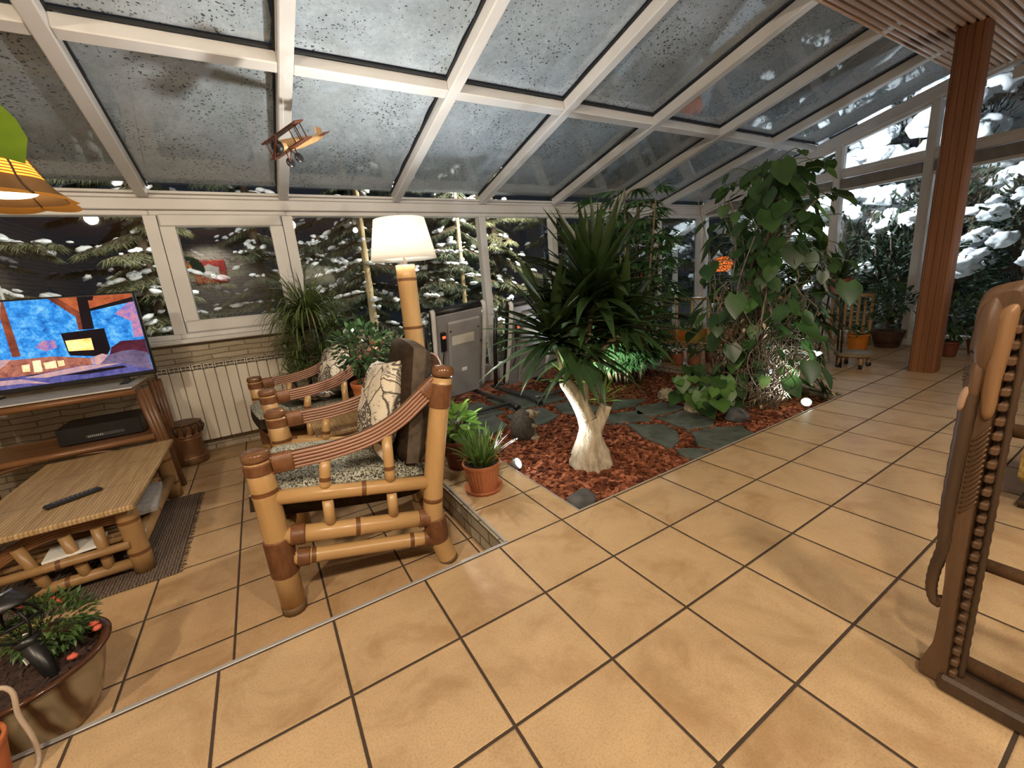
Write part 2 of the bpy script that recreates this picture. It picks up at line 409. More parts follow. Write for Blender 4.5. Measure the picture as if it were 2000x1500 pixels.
TERRA = plain('terracotta', (0.46, 0.135, 0.045), 0.55, var=0.12, scale=8)
TERRA_R = plain('ribbed_clay', (0.40, 0.135, 0.055), 0.6, var=0.12, scale=8)
TERRA_D = plain('dark_red_clay', (0.16, 0.045, 0.024), 0.5, var=0.15, scale=8)
ORANGEPOT = plain('orange_pot', (0.62, 0.21, 0.02), 0.45, var=0.1)
YELLOWPOT = plain('mustard_pot', (0.50, 0.34, 0.06), 0.5, var=0.1)
DARKPOT = plain('dark_brown_pot', (0.05, 0.03, 0.02), 0.5)
BLACK = plain('black_plastic', (0.010, 0.010, 0.011), 0.35)
BLACKMET = plain('black_iron', (0.014, 0.013, 0.013), 0.45, 0.4)
SOIL = plain('soil', (0.03, 0.02, 0.013), 0.95, var=0.4, scale=60, bump=0.6)
WHITEPAPER = plain('white_paper', (0.78, 0.78, 0.75), 0.7, var=0.05)
ALU = plain('aluminium_trim', (0.36, 0.345, 0.33), 0.45, 0.2, var=0.08)
RADIATOR = plain('cream_enamel', (0.66, 0.60, 0.50), 0.35, var=0.04, scale=4)

def green(name, c1, c2, rough=0.42, trans=0.0, scale=7, vein=False):
    n = NT(name); z = n.noise(n.obj(), scale, 3); c = n.ramp(z, [(0.32, c1), (0.68, c2)])
    n.set(c, rough, 0, 0.45)
    if trans:
        t = n.n.new('ShaderNodeBsdfTranslucent'); n.link(n.mix(0.5, c, tuple(min(1, 1.8 * k) for k in c2)), t.inputs[0])
        mx = n.n.new('ShaderNodeMixShader'); mx.inputs[0].default_value = trans
        n.link(n.b.outputs[0], mx.inputs[1]); n.link(t.outputs[0], mx.inputs[2]); n.link(mx.outputs[0], n.out.inputs[0])
    return n.mat
G_YUCCA = green('yucca_leaf', (0.013, 0.028, 0.008), (0.030, 0.056, 0.016), 0.36, 0.10)
G_PALM = green('palm_leaf', (0.035, 0.085, 0.025), (0.085, 0.18, 0.060), 0.35, 0.25)
G_MON = green('climber_leaf', (0.014, 0.036, 0.010), (0.040, 0.090, 0.022), 0.33, 0.22)
G_MONL = green('pale_climber_leaf', (0.055, 0.135, 0.028), (0.13, 0.24, 0.055), 0.4, 0.3)
G_GLOSS = green('glossy_leaf', (0.025, 0.065, 0.025), (0.07, 0.135, 0.055), 0.22, 0.1)
G_GRASS = green('grassy_leaf', (0.065, 0.13, 0.025), (0.16, 0.26, 0.065), 0.45, 0.2)
G_SPIDER = green('spider_leaf', (0.075, 0.12, 0.03), (0.20, 0.26, 0.09), 0.45, 0.2)
G_BRIGHT = green('bright_leaf', (0.10, 0.22, 0.035), (0.22, 0.40, 0.07), 0.4, 0.3)
G_FIR = green('fir_needle', (0.045, 0.065, 0.035), (0.17, 0.20, 0.12), 0.6, 0.0, 9)
G_FIR2 = green('olive_fir_needle', (0.07, 0.085, 0.04), (0.24, 0.24, 0.13), 0.6, 0.0, 9)
G_SHRUB = green('dark_shrub_leaf', (0.012, 0.024, 0.012), (0.045, 0.07, 0.035), 0.6, 0.0, 9)
PINKFLOWER = plain('coral_flower', (0.62, 0.12, 0.07), 0.6)
def bark_trunk(name, c1, c2, s=14, st=0.3):
    n = NT(name); o = n.obj(); z = n.noise(n.vm('MULTIPLY', o, (1, 1, st)), s, 5, 0.65); f = n.noise(o, 90, 2)
    n.set(n.mix(n.m('MULTIPLY', f, 0.3), n.ramp(z, [(0.3, c1), (0.65, c2)]), c1), 0.85, 0, 0.2); n.bump(n.m('ADD', z, n.m('MULTIPLY', f, 0.6)), 0.6, 0.01); return n.mat
YTRUNK = bark_trunk('pale_yucca_bark', (0.22, 0.17, 0.11), (0.62, 0.54, 0.40), 20, 0.22)
TANTRUNK = bark_trunk('tan_spruce_bark', (0.46, 0.34, 0.18), (0.72, 0.58, 0.36), 10, 0.3)
DARKTRUNK = bark_trunk('dark_bark', (0.05, 0.035, 0.022), (0.13, 0.095, 0.06))
VINE = bark_trunk('dry_vine', (0.055, 0.038, 0.025), (0.28, 0.21, 0.14), 30)
def bark_mat():
    n = NT('red_bark_chips'); o = n.pos(); v = n.voro(o, 34, 'F1', 'Color'); k = n.xyz(v)[0]; f = n.noise(o, 70, 3)
    c = n.ramp(k, [(0.0, (0.060, 0.019, 0.011)), (0.5, (0.20, 0.062, 0.030)), (1.0, (0.48, 0.185, 0.095))])
    n.set(n.mix(n.m('MULTIPLY', f, 0.35), c, (0.10, 0.03, 0.013)), 0.85, 0, 0.15); return n.mat
CHIPS = bark_mat()
def slate_mat():
    n = NT('green_slate'); P = n.pos(); z = n.noise(P, 8, 5, 0.6, 0.6); f = n.noise(P, 50, 3)
    n.set(n.mix(n.m('MULTIPLY', f, 0.3), n.ramp(z, [(0.3, (0.055, 0.07, 0.058)), (0.7, (0.14, 0.16, 0.135))]), (0.05, 0.05, 0.045)), 0.6, 0, 0.3)
    n.bump(z, 0.4, 0.01); return n.mat
SLATE = slate_mat()
ROCK = plain('grey_rock', (0.075, 0.075, 0.075), 0.75, var=0.3, scale=16, bump=0.5)
LIMESTONE = plain('pale_limestone', (0.42, 0.36, 0.24), 0.85, var=0.3, scale=26, bump=0.6)
HEDGE_D = plain('grey_stone_spines', (0.085, 0.075, 0.062), 0.9, var=0.35, scale=60, bump=0.7)
HEDGE_L = plain('pale_stone_face', (0.34, 0.29, 0.20), 0.85, var=0.2, scale=30, bump=0.4)
TREADGREY = plain('grey_plastic', (0.25, 0.245, 0.25), 0.45, var=0.04, scale=3)
TREADLIGHT = plain('silver_rail', (0.66, 0.655, 0.64), 0.35, 0.0, var=0.04)
TREADFRAME = plain('dark_grey_steel', (0.085, 0.085, 0.088), 0.4, 0.5)
LABELPAPER = plain('pale_sticker', (0.62, 0.61, 0.55), 0.6, var=0.04)
def emis(name, col, s, mixcol=None):
    n = NT(name); n.set(col, 0.6); n.b.inputs['Emission Color'].default_value = (*col, 1); n.b.inputs['Emission Strength'].default_value = s; return n.mat
def shade_mat(name, col, trans=0.6):
    n = NT(name); n.set(col, 0.9, 0, 0.1); t = n.n.new('ShaderNodeBsdfTranslucent'); t.inputs[0].default_value = (*col, 1)
    mx = n.n.new('ShaderNodeMixShader'); mx.inputs[0].default_value = trans; n.link(n.b.outputs[0], mx.inputs[1]); n.link(t.outputs[0], mx.inputs[2])
    n.link(mx.outputs[0], n.out.inputs[0]); return n.mat
LAMPSHADE = shade_mat('linen_shade', (0.86, 0.84, 0.78), 0.6)
BULB = emis('warm_bulb', (1.0, 0.82, 0.55), 30)
LED = emis('white_led', (0.93, 0.96, 1.0), 60)
GREYMETAL = plain('grey_metal', (0.45, 0.45, 0.46), 0.4, 0.6)
# ---------------------------------------------------------------- camera
cam_d = bpy.data.cameras.new('camera'); cam = bpy.data.objects.new('camera', cam_d); COL.objects.link(cam)
cam_d.sensor_width = 36.0; cam_d.lens = 816.7256 * 36 / 2000; cam_d.clip_start = 0.02; cam_d.clip_end = 200
CP = vec(-0.0233872, -1.40633935, 1.07498166); yaw, pit, rol = 0.525927704, 0.237524764, -0.0853616107
fw = vec(math.sin(yaw) * math.cos(pit), math.cos(yaw) * math.cos(pit), -math.sin(pit))
rt = vec(math.cos(yaw), -math.sin(yaw), 0); up_ = np.cross(rt, fw)
r2 = rt * math.cos(rol) + up_ * math.sin(rol); u2 = -rt * math.sin(rol) + up_ * math.cos(rol)
Mx = Matrix(((r2[0], u2[0], -fw[0], CP[0]), (r2[1], u2[1], -fw[1], CP[1]), (r2[2], u2[2], -fw[2], CP[2]), (0, 0, 0, 1)))
cam.matrix_world = Mx; scene.camera = cam
scene.view_settings.view_transform = 'Standard'; scene.view_settings.look = 'None'
scene.view_settings.exposure = 0.0; scene.view_settings.gamma = 1.0; scene.view_settings.use_curve_mapping = False

ZL = -0.1515; WY = 3.05; GX = 6.33; XL = -3.0; YB = -4.4; BX0, BX1 = 1.10, 3.85
def zr(y): return 2.32 - 0.245 * (y - 1.5)
RA = math.atan(0.245)

# ---------------------------------------------------------------- floors, bed surround
b = MB()
b.box(((XL + GX) / 2, (YB + 0) / 2, -0.1), (GX - XL, -YB, 0.2))
b.box(((0.70 + BX0) / 2, WY / 2, -0.1), (BX0 - 0.70, WY, 0.2))
b.box(((BX1 + GX) / 2, WY / 2, -0.1), (GX - BX1, WY, 0.2))
struct('floor', b, TILE, 'sand-coloured square floor tiles with dark brown grout')
b = MB(); b.box(((XL + 0.70) / 2, WY / 2, ZL - 0.05), (0.70 - XL, WY, 0.1))
struct('floor', b, TILE_L, 'sunken tiled floor of the seating area')
b = MB(); b.box(((XL + 0.705) / 2, 0.002, -0.004), (0.705 - XL, 0.016, 0.012), bev=0.002); struct('trim_1', b, ALU, 'grey metal nosing along the step edge')
b = MB(); b.box((0.702, WY / 2, -0.004), (0.012, WY, 0.012), bev=0.002); struct('trim_2', b, ALU, 'pale metal nosing beside the sunken floor')
b = MB(); b.box((BX0 + 0.002, WY / 2, -0.004), (0.008, WY, 0.012)); struct('trim_3', b, ALU, 'thin metal edge between tiles and bark')
b = MB(); b.box(((BX0 + BX1) / 2, 0.003, -0.005), (BX1 - BX0, 0.006, 0.011)); struct('trim_4', b, ALU)
b = MB(); b.box((0.694, WY / 2, ZL / 2 - 0.006), (0.014, WY, -ZL - 0.01)); struct('wall_step', b, STONE_Y, 'stone riser of the step down to the sunken floor')
b = MB(); b.box((BX1 - 0.008, WY / 2 + 0.01, -0.06), (0.016, WY - 0.02, 0.115)); struct('wall_ledge', b, STONE_Y, 'stone riser at the far end of the bark bed')

# ---------------------------------------------------------------- window wall
WX = [-2.6, -1.6, -0.60, 0.375, 1.385, 2.36, 3.37, 4.35, 5.33, GX]
b = MB(); b.box(((XL + 0.40) / 2, WY + 0.11, 0.325), (0.40 - XL, 0.22, 0.97)); struct('wall_window', b, STONE, 'low stacked stone wall below the windows')
b = MB(); b.box(((0.40 + GX) / 2, WY + 0.11, -0.03), (GX - 0.40, 0.22, 0.22)); struct('wall_kerb', b, PVC)
b = MB(); b.box(((XL + 0.36) / 2, WY + 0.03, 0.822), (0.36 - XL, 0.22, 0.035), bev=0.006); struct('trim_5', b, PVC, 'white window sill board above the stone wall')
def frame_box(b, x0, x1, z0, z1, w, yc, d, bev=0.006):
    b.box(((x0 + x1) / 2, yc, z1 - w / 2), (x1 - x0, d, w), bev=bev); b.box(((x0 + x1) / 2, yc, z0 + w / 2), (x1 - x0, d, w), bev=bev)
    for x in (x0 + w / 2, x1 - w / 2): b.box((x, yc, (z0 + z1) / 2), (w, d, z1 - z0 - 2 * w), bev=0)
WT = 1.865
nwin = 0
for i in range(len(WX) - 1):
    x0, x1 = WX[i], WX[i + 1]; z0 = 0.84 if x1 < 0.5 else 0.08; nwin += 1
    b = MB(); frame_box(b, x0, x1, z0, WT, 0.042, WY + 0.05, 0.09)
    op = abs(x0 + 0.6) < 0.01
    if op:
        frame_box(b, x0 + 0.05, x1 - 0.05, z0 + 0.045, WT - 0.03, 0.10, WY + 0.03, 0.08, 0.012)
        b.box((x1 - 0.07, WY - 0.015, 1.30), (0.03, 0.012, 0.13), bev=0.004)
    w = struct('window_%d' % nwin, b, PVC, 'white framed opening window over the radiator' if op else None)
    e = 0.135 if op else 0.04
    p = MB(); p.box(((x0 + x1) / 2, WY + 0.05, (z0 + WT) / 2), (x1 - x0 - 2 * e, 0.006, WT - z0 - 2 * e)); p.build('pane', GLASS, w)
b = MB(); X0, XX = XL, GX + 0.06
b.box(((X0 + XX) / 2, WY + 0.04, 1.905), (XX - X0, 0.13, 0.085), bev=0.006)
b.box(((X0 + XX) / 2, WY + 0.02, 1.962), (XX - X0, 0.10, 0.028), bev=0.004)
b.box(((X0 + XX) / 2, WY - 0.015, 1.986), (XX - X0, 0.09, 0.022), bev=0.004)
struct('trim_6', b, PVC, 'white eave beam above the windows')

# ---------------------------------------------------------------- gable wall (far right)
GY = [3.05, 2.12, 1.23, 0.40, -0.45, -1.35]
def fy(b, y0, y1, z0, z1, w, xc, d):
    b.box((xc, (y0 + y1) / 2, z1 - w / 2), (d, y1 - y0, w), bev=0.006); b.box((xc, (y0 + y1) / 2, z0 + w / 2), (d, y1 - y0, w), bev=0.006)
    for y in (y0 + w / 2, y1 - w / 2): b.box((xc, y, (z0 + z1) / 2), (d, w, z1 - z0 - 2 * w))
for i in range(len(GY) - 1):
    y1, y0 = GY[i], GY[i + 1]; nwin += 1
    b = MB(); fy(b, y0, y1, 0.07, 1.86, 0.045, GX + 0.05, 0.09)
    w = struct('window_%d' % nwin, b, PVC)
    p = MB(); p.box((GX + 0.05, (y0 + y1) / 2, 0.965), (0.006, y1 - y0 - 0.08, 1.72)); p.build('pane', GLASS, w)
    bb = MB(); bb.box((GX + 0.03, (y0 + y1) / 2, 1.90), (0.07, y1 - y0 - 0.09, 0.11), bev=0.006); bb.build('blind_box', PVC_G, w)
    za, zb = zr(y1) - 0.06, zr(y0) - 0.06
    if zb > 2.1:
        nwin += 1; z0 = 2.03; b = MB(); w_ = 0.04
        yt = y1 if za > z0 + 0.05 else y0 + (zb - z0 - 0.05) / 0.245
        b.box((GX + 0.05, (y0 + y1) / 2, z0 + w_ / 2), (0.09, y1 - y0, w_), bev=0.005)
        b.box((GX + 0.05, y0 + w_ / 2, (z0 + zb) / 2), (0.09, w_, zb - z0), bev=0.005)
        b.box((GX + 0.05, y1 - w_ / 2, (z0 + max(za, z0 + 0.06)) / 2), (0.09, w_, max(za - z0, 0.06)), bev=0.005)
        w = struct('window_%d' % nwin, b, PVC)
        poly = [(y0 + 0.03, z0 + 0.03), (yt - 0.03, z0 + 0.03), (yt - 0.03, max(zr(yt) - 0.07, z0 + 0.035)), (y0 + 0.03, zb - 0.01)]
        p = MB(); R = np.array([[0, 0, 1.0], [1, 0, 0], [0, 1, 0]]); p.prism(poly, GX + 0.047, GX + 0.053, R=R); p.build('pane', GLASS, w)
b = MB(); b.box((GX + 0.05, (GY[0] + GY[-1]) / 2, 2.0), (0.12, GY[0] - GY[-1], 0.075), bev=0.006); struct('trim_7', b, PVC, 'white transom bar of the gable windows')
b = MB(); b.box((GX + 0.03, (WY + GY[-1]) / 2, 0.035), (0.20, WY - GY[-1], 0.07), bev=0.006); struct('trim_8', b, PVC)
b = MB()
for y in GY[1:]:
    h = min(zr(y), 2.62); b.box((GX + 0.02, y, h / 2), (0.10, 0.075, h - 0.04), bev=0.008)
b.box((GX + 0.02, WY + 0.03, 0.98), (0.14, 0.10, 1.9), bev=0.01); struct('trim_9', b, PVC, 'white posts of the gable wall')
b = MB(); L = 3.05 + 1.35
R = eul(-RA, 0, 0)
ym = (3.05 - 0.15) / 2
for dx, dz, w, h in ((0.0, 0.0, 0.10, 0.11), (-0.012, 0.045, 0.08, 0.05), (0.03, -0.06, 0.08, 0.05)):
    b.box((GX + dx, ym, zr(ym) + dz), (w, 3.2 / math.cos(RA), h), R=R, bev=0.006)
struct('trim_10', b, PVC, 'sloping white gable beam')
b = MB(); b.box((GX + 0.05, (GY[-1] + YB) / 2, 1.325), (0.10, GY[-1] - YB, 2.65)); b.box((GX + 0.05, -0.75, 2.56), (0.10, 1.3, 0.10)); struct('wall_gable', b, PVC)

# ---------------------------------------------------------------- roof
YR = 0.10
RX = WX[:-1]
for k, x in enumerate(RX):
    b = MB(); ym = (3.02 + YR) / 2
    b.box((x, ym, zr(ym) + 0.045), (0.078, (3.02 - YR) / math.cos(RA), 0.09), R=R, bev=0.007)
    for s in (-1, 1): b.box((x + s * 0.044, ym, zr(ym) + 0.083), (0.012, (3.0 - YR) / math.cos(RA), 0.012), m=1, R=R)
    struct('trim_%d' % (11 + k), b, [PVC, GASKET], 'white sloping roof rafter')
for k in range(len(WX) - 1):
    x0, x1 = WX[k], WX[k + 1]; b = MB()
    b.box(((x0 + x1) / 2, 1.5, zr(1.5) + 0.045), (x1 - x0 - 0.078, 0.078, 0.075), R=R, bev=0.006)
    for s in (-1, 1): b.box(((x0 + x1) / 2, 1.5 + s * 0.044, zr(1.5 + s * 0.044) + 0.083), (x1 - x0 - 0.08, 0.012, 0.012), m=1, R=R)
    struct('trim_%d' % (30 + k), b, [PVC, GASKET], 'white cross bar between two rafters')
snow = MB()
for k in range(len(WX) - 1):
    x0, x1 = WX[k] + 0.04, WX[k + 1] - 0.04
    for y0, y1 in ((YR, 1.46), (1.54, 3.0)):
        nwin += 1; ym = (y0 + y1) / 2
        b = MB(); b.box(((x0 + x1) / 2, ym, zr(ym) + 0.092), (x1 - x0, (y1 - y0) / math.cos(RA), 0.006), R=R)
        struct('window_%d' % nwin, b, GLASS_R, 'sloping roof glass pane')
        # snow slab lying on the pane, with irregular borders
        m0 = 0.03; nx, ny = 14, 18; vs = []
        for j in range(ny + 1):
            for i in range(nx + 1):
                px = x0 + (x1 - x0) * i / nx; py = y0 + (y1 - y0) * j / ny
                if i == 0: px += 0.004 + 0.012 * abs(mnoise.noise(Vector((py * 3, k, 1))))
                if i == nx: px -= 0.006 + 0.03 * abs(mnoise.noise(Vector((py * 3, k, 5))))
                if j == 0: py += 0.015 + 0.02 * abs(mnoise.noise(Vector((px * 3, k, 9))))
                if j == ny: py -= 0.001
                vs.append(vec(px, py, zr(py) + 0.103))
        fs = [(j * (nx + 1) + i, (j + 1) * (nx + 1) + i, (j + 1) * (nx + 1) + i + 1, j * (nx + 1) + i + 1) for j in range(ny) for i in range(nx)]
        snow.add(vs, fs)
        top = [v + vec(0, 0, 0.05 + 0.03 * mnoise.noise(Vector(v * 2))) for v in vs]; snow.add(top, [f[::-1] for f in fs], 1)
        ring = [i for i in range(nx + 1)] + [j * (nx + 1) + nx for j in range(1, ny + 1)] + [ny * (nx + 1) + i for i in range(nx - 1, -1, -1)] + [j * (nx + 1) for j in range(ny - 1, 0, -1)]
        o = len(ring); snow.add([vs[i] for i in ring] + [top[i] for i in ring], [(i, (i + 1) % o, o + (i + 1) % o, o + i) for i in range(o)], 1)
o = snow.build('roof_snow', [ROOFSNOW, SNOW]); tag(o, 'grey crusted snow lying on the sloping roof glass', 'snow', kind='stuff')

# ---------------------------------------------------------------- wooden ceiling, column, back of the house
b = MB(); ZC = 2.65; CY = 0.19
y = CY
b.box(((XL + GX) / 2, (CY + YB) / 2, ZC + 0.045), (GX - XL, CY - YB, 0.03), m=1)
while y > YB:
    b.box(((XL + GX) / 2, y - 0.016, ZC + 0.012), (GX - XL, 0.030, 0.036), bev=0.008); y -= 0.046
b.box(((XL + GX) / 2, CY + 0.012, ZC + 0.02), (GX - XL, 0.016, 0.07), bev=0.003)
struct('ceiling', b, [SLAT, CARVED_D], 'slatted reddish wood ceiling')
b = MB(); prof = []
s = 0.088
for q in range(4):
    a0 = q * PI / 2
    for k in range(4):
        t = -1 + 2 * (k + 0.5) / 4
        for tt, dd in ((t - 0.13, 0), (t - 0.04, 0), (t, -0.004), (t + 0.04, 0), (t + 0.13, 0)):
            r_ = 1 - 0.05 * abs(tt) ** 6
            p = rotz(a0) @ vec((s + dd) * r_, tt * s * r_, 0); prof.append((p[0], p[1]))
b.prism(prof, 0.0, ZC); cm = struct('column', b, COLWOOD, 'reddish brown grooved wooden column'); cm.location = (4.99, -0.14, 0)
b = MB(); b.box(((XL + GX) / 2, YB - 0.05, 1.325), (GX - XL, 0.1, 2.65)); struct('wall_back', b, STONE_B)
b = MB(); b.box((XL - 0.05, (YB + WY) / 2, 1.25), (0.1, WY - YB, 2.8)); struct('wall_left', b, STONE_B)
# ---------------------------------------------------------------- bamboo helpers
def bam(mb, p0, p1, r, nodes=(), m=0, nm=1, seg=14, taper=1.0, capm=None):
    p0 = np.asarray(p0, float); p1 = np.asarray(p1, float); L = np.linalg.norm(p1 - p0)
    ts = [(0.0, 1.0, m)]
    for t in nodes:
        e = 0.012 / L; ts += [(t - 2.2 * e, 1.0, m), (t - e, 1.05, nm), (t - 0.25 * e, 1.0, nm), (t + 0.5 * e, 1.06, nm), (t + 2.0 * e, 1.0, m)]
    ts.append((1.0, 1.0, m)); ts = [q for q in ts if 0 <= q[0] <= 1]; ts.sort(key=lambda q: q[0])
    d = nrm(p1 - p0); u, w = perp(d); vs = []; n = len(ts)
    for t, k, _ in ts:
        rr = r * k * (1 + (taper - 1) * t)
        for a in range(seg): vs.append(p0 + (p1 - p0) * t + rr * (math.cos(2 * PI * a / seg) * u + math.sin(2 * PI * a / seg) * w))
    o = len(mb.v); mb.v.extend([tuple(v) for v in vs])
    for i in range(n - 1):
        mm = nm if (ts[i][2] == nm and ts[i + 1][2] == nm) else m
        for k in range(seg):
            mb.f.append((o + i * seg + k, o + i * seg + (k + 1) % seg, o + (i + 1) * seg + (k + 1) % seg, o + (i + 1) * seg + k)); mb.mi.append(mm); mb.sm.append(True)
    cm = m if capm is None else capm
    mb.f.append(tuple(o + k for k in range(seg))[::-1]); mb.mi.append(cm); mb.sm.append(False)
    mb.f.append(tuple(o + (n - 1) * seg + k for k in range(seg))); mb.mi.append(cm); mb.sm.append(False)
    return mb
def wrapc(mb, p0, p1, r, m=0, pitch=0.0085, seg=14, r1=None):
    p0 = np.asarray(p0, float); p1 = np.asarray(p1, float); L = np.linalg.norm(p1 - p0); n = max(2, int(L / pitch)) * 2
    pts = [p0 + (p1 - p0) * i / n for i in range(n + 1)]
    r1 = r if r1 is None else r1
    return mb.tube(pts, [(r + (r1 - r) * i / n) + (0.0045 if i % 2 else 0.0) for i in range(n + 1)], seg, m)
def bind(par, p0, p1, r):
    c = MB(); wrapc(c, p0, p1, r); return c.build('binding', WRAP, par)
def lerp(a, b, t): return np.asarray(a, float) * (1 - t) + np.asarray(b, float) * t
def smooth_path(pts, n=24):
    pts = [np.asarray(p, float) for p in pts]; out = []
    P = [2 * pts[0] - pts[1]] + pts + [2 * pts[-1] - pts[-2]]
    seg = len(pts) - 1
    for i in range(n + 1):
        t = i / n * seg; k = min(int(t), seg - 1); f = t - k; a, b_, c, d = P[k], P[k + 1], P[k + 2], P[k + 3]
        out.append(0.5 * ((2 * b_) + (-a + c) * f + (2 * a - 5 * b_ + 4 * c - d) * f * f + (-a + 3 * b_ - 3 * c + d) * f ** 3))
    return out
def cushion_slab(mb, nx, ny, sx, sy, th, R, c, m_top=0, m_side=1, puff=0.25, rnd_=0.02):
    """soft slab: thickness bulges toward the middle, corners rounded"""
    vs = []; c = np.asarray(c, float)
    def pt(i, j, s):
        u = -1 + 2 * i / nx; v = -1 + 2 * j / ny
        k = (1 - abs(u) ** 6) * (1 - abs(v) ** 6)
        x = u * sx / 2 * (1 - 0.03 * v * v); y = v * sy / 2 * (1 - 0.03 * u * u)
        z = s * (th / 2) * ((1 - puff) * (0.40 + 0.60 * k ** 0.28) + puff * (1 - u * u) * (1 - v * v))
        return c + R @ vec(x, y, z)
    top = [pt(i, j, 1) for j in range(ny + 1) for i in range(nx + 1)]; bot = [pt(i, j, -1) for j in range(ny + 1) for i in range(nx + 1)]
    w = nx + 1
    F = [(j * w + i, j * w + i + 1, (j + 1) * w + i + 1, (j + 1) * w + i) for j in range(ny) for i in range(nx)]
    mb.add(top, F, m_top, True); mb.add(bot, [f[::-1] for f in F], m_side, True)
    ring = [i for i in range(w)] + [j * w + nx for j in range(1, ny + 1)] + [ny * w + i for i in range(nx - 1, -1, -1)] + [j * w for j in range(ny - 1, 0, -1)]
    o = len(ring); mb.add([top[i] for i in ring] + [bot[i] for i in ring], [(o + i, o + (i + 1) % o, (i + 1) % o, i) for i in range(o)], m_side, False)
def pillow(name, label, cat, loc, R, size, th, group, seed=0):
    b = MB(); n = 22; vs = []
    def pt(i, j, s):
        u = -1 + 2 * i / n; v = -1 + 2 * j / n
        k = max(0.0, (1 - u * u) * (1 - v * v)) ** 0.42
        pinch = 1 - 0.07 * (1 - abs(u)) ** 0.5 * v * v - 0.0
        pinch2 = 1 - 0.07 * (1 - abs(v)) ** 0.5 * u * u
        z = s * th / 2 * k + 0.014 * mnoise.noise(Vector((u * 2.2, v * 2.2, seed))) + k * 0.010 * s * mnoise.noise(Vector((u * 4, v * 4, seed + s)))
        return R @ vec(u * size / 2 * pinch2, v * size / 2 * pinch, z)
    w = n + 1
    F = [(j * w + i, j * w + i + 1, (j + 1) * w + i + 1, (j + 1) * w + i) for j in range(n) for i in range(n)]
    b.add([pt(i, j, 1) for j in range(w) for i in range(w)], F, 0, True); b.add([pt(i, j, -1) for j in range(w) for i in range(w)], [f[::-1] for f in F], 0, True)
    return solo(name, b, CUSHION, label, cat, loc, group)

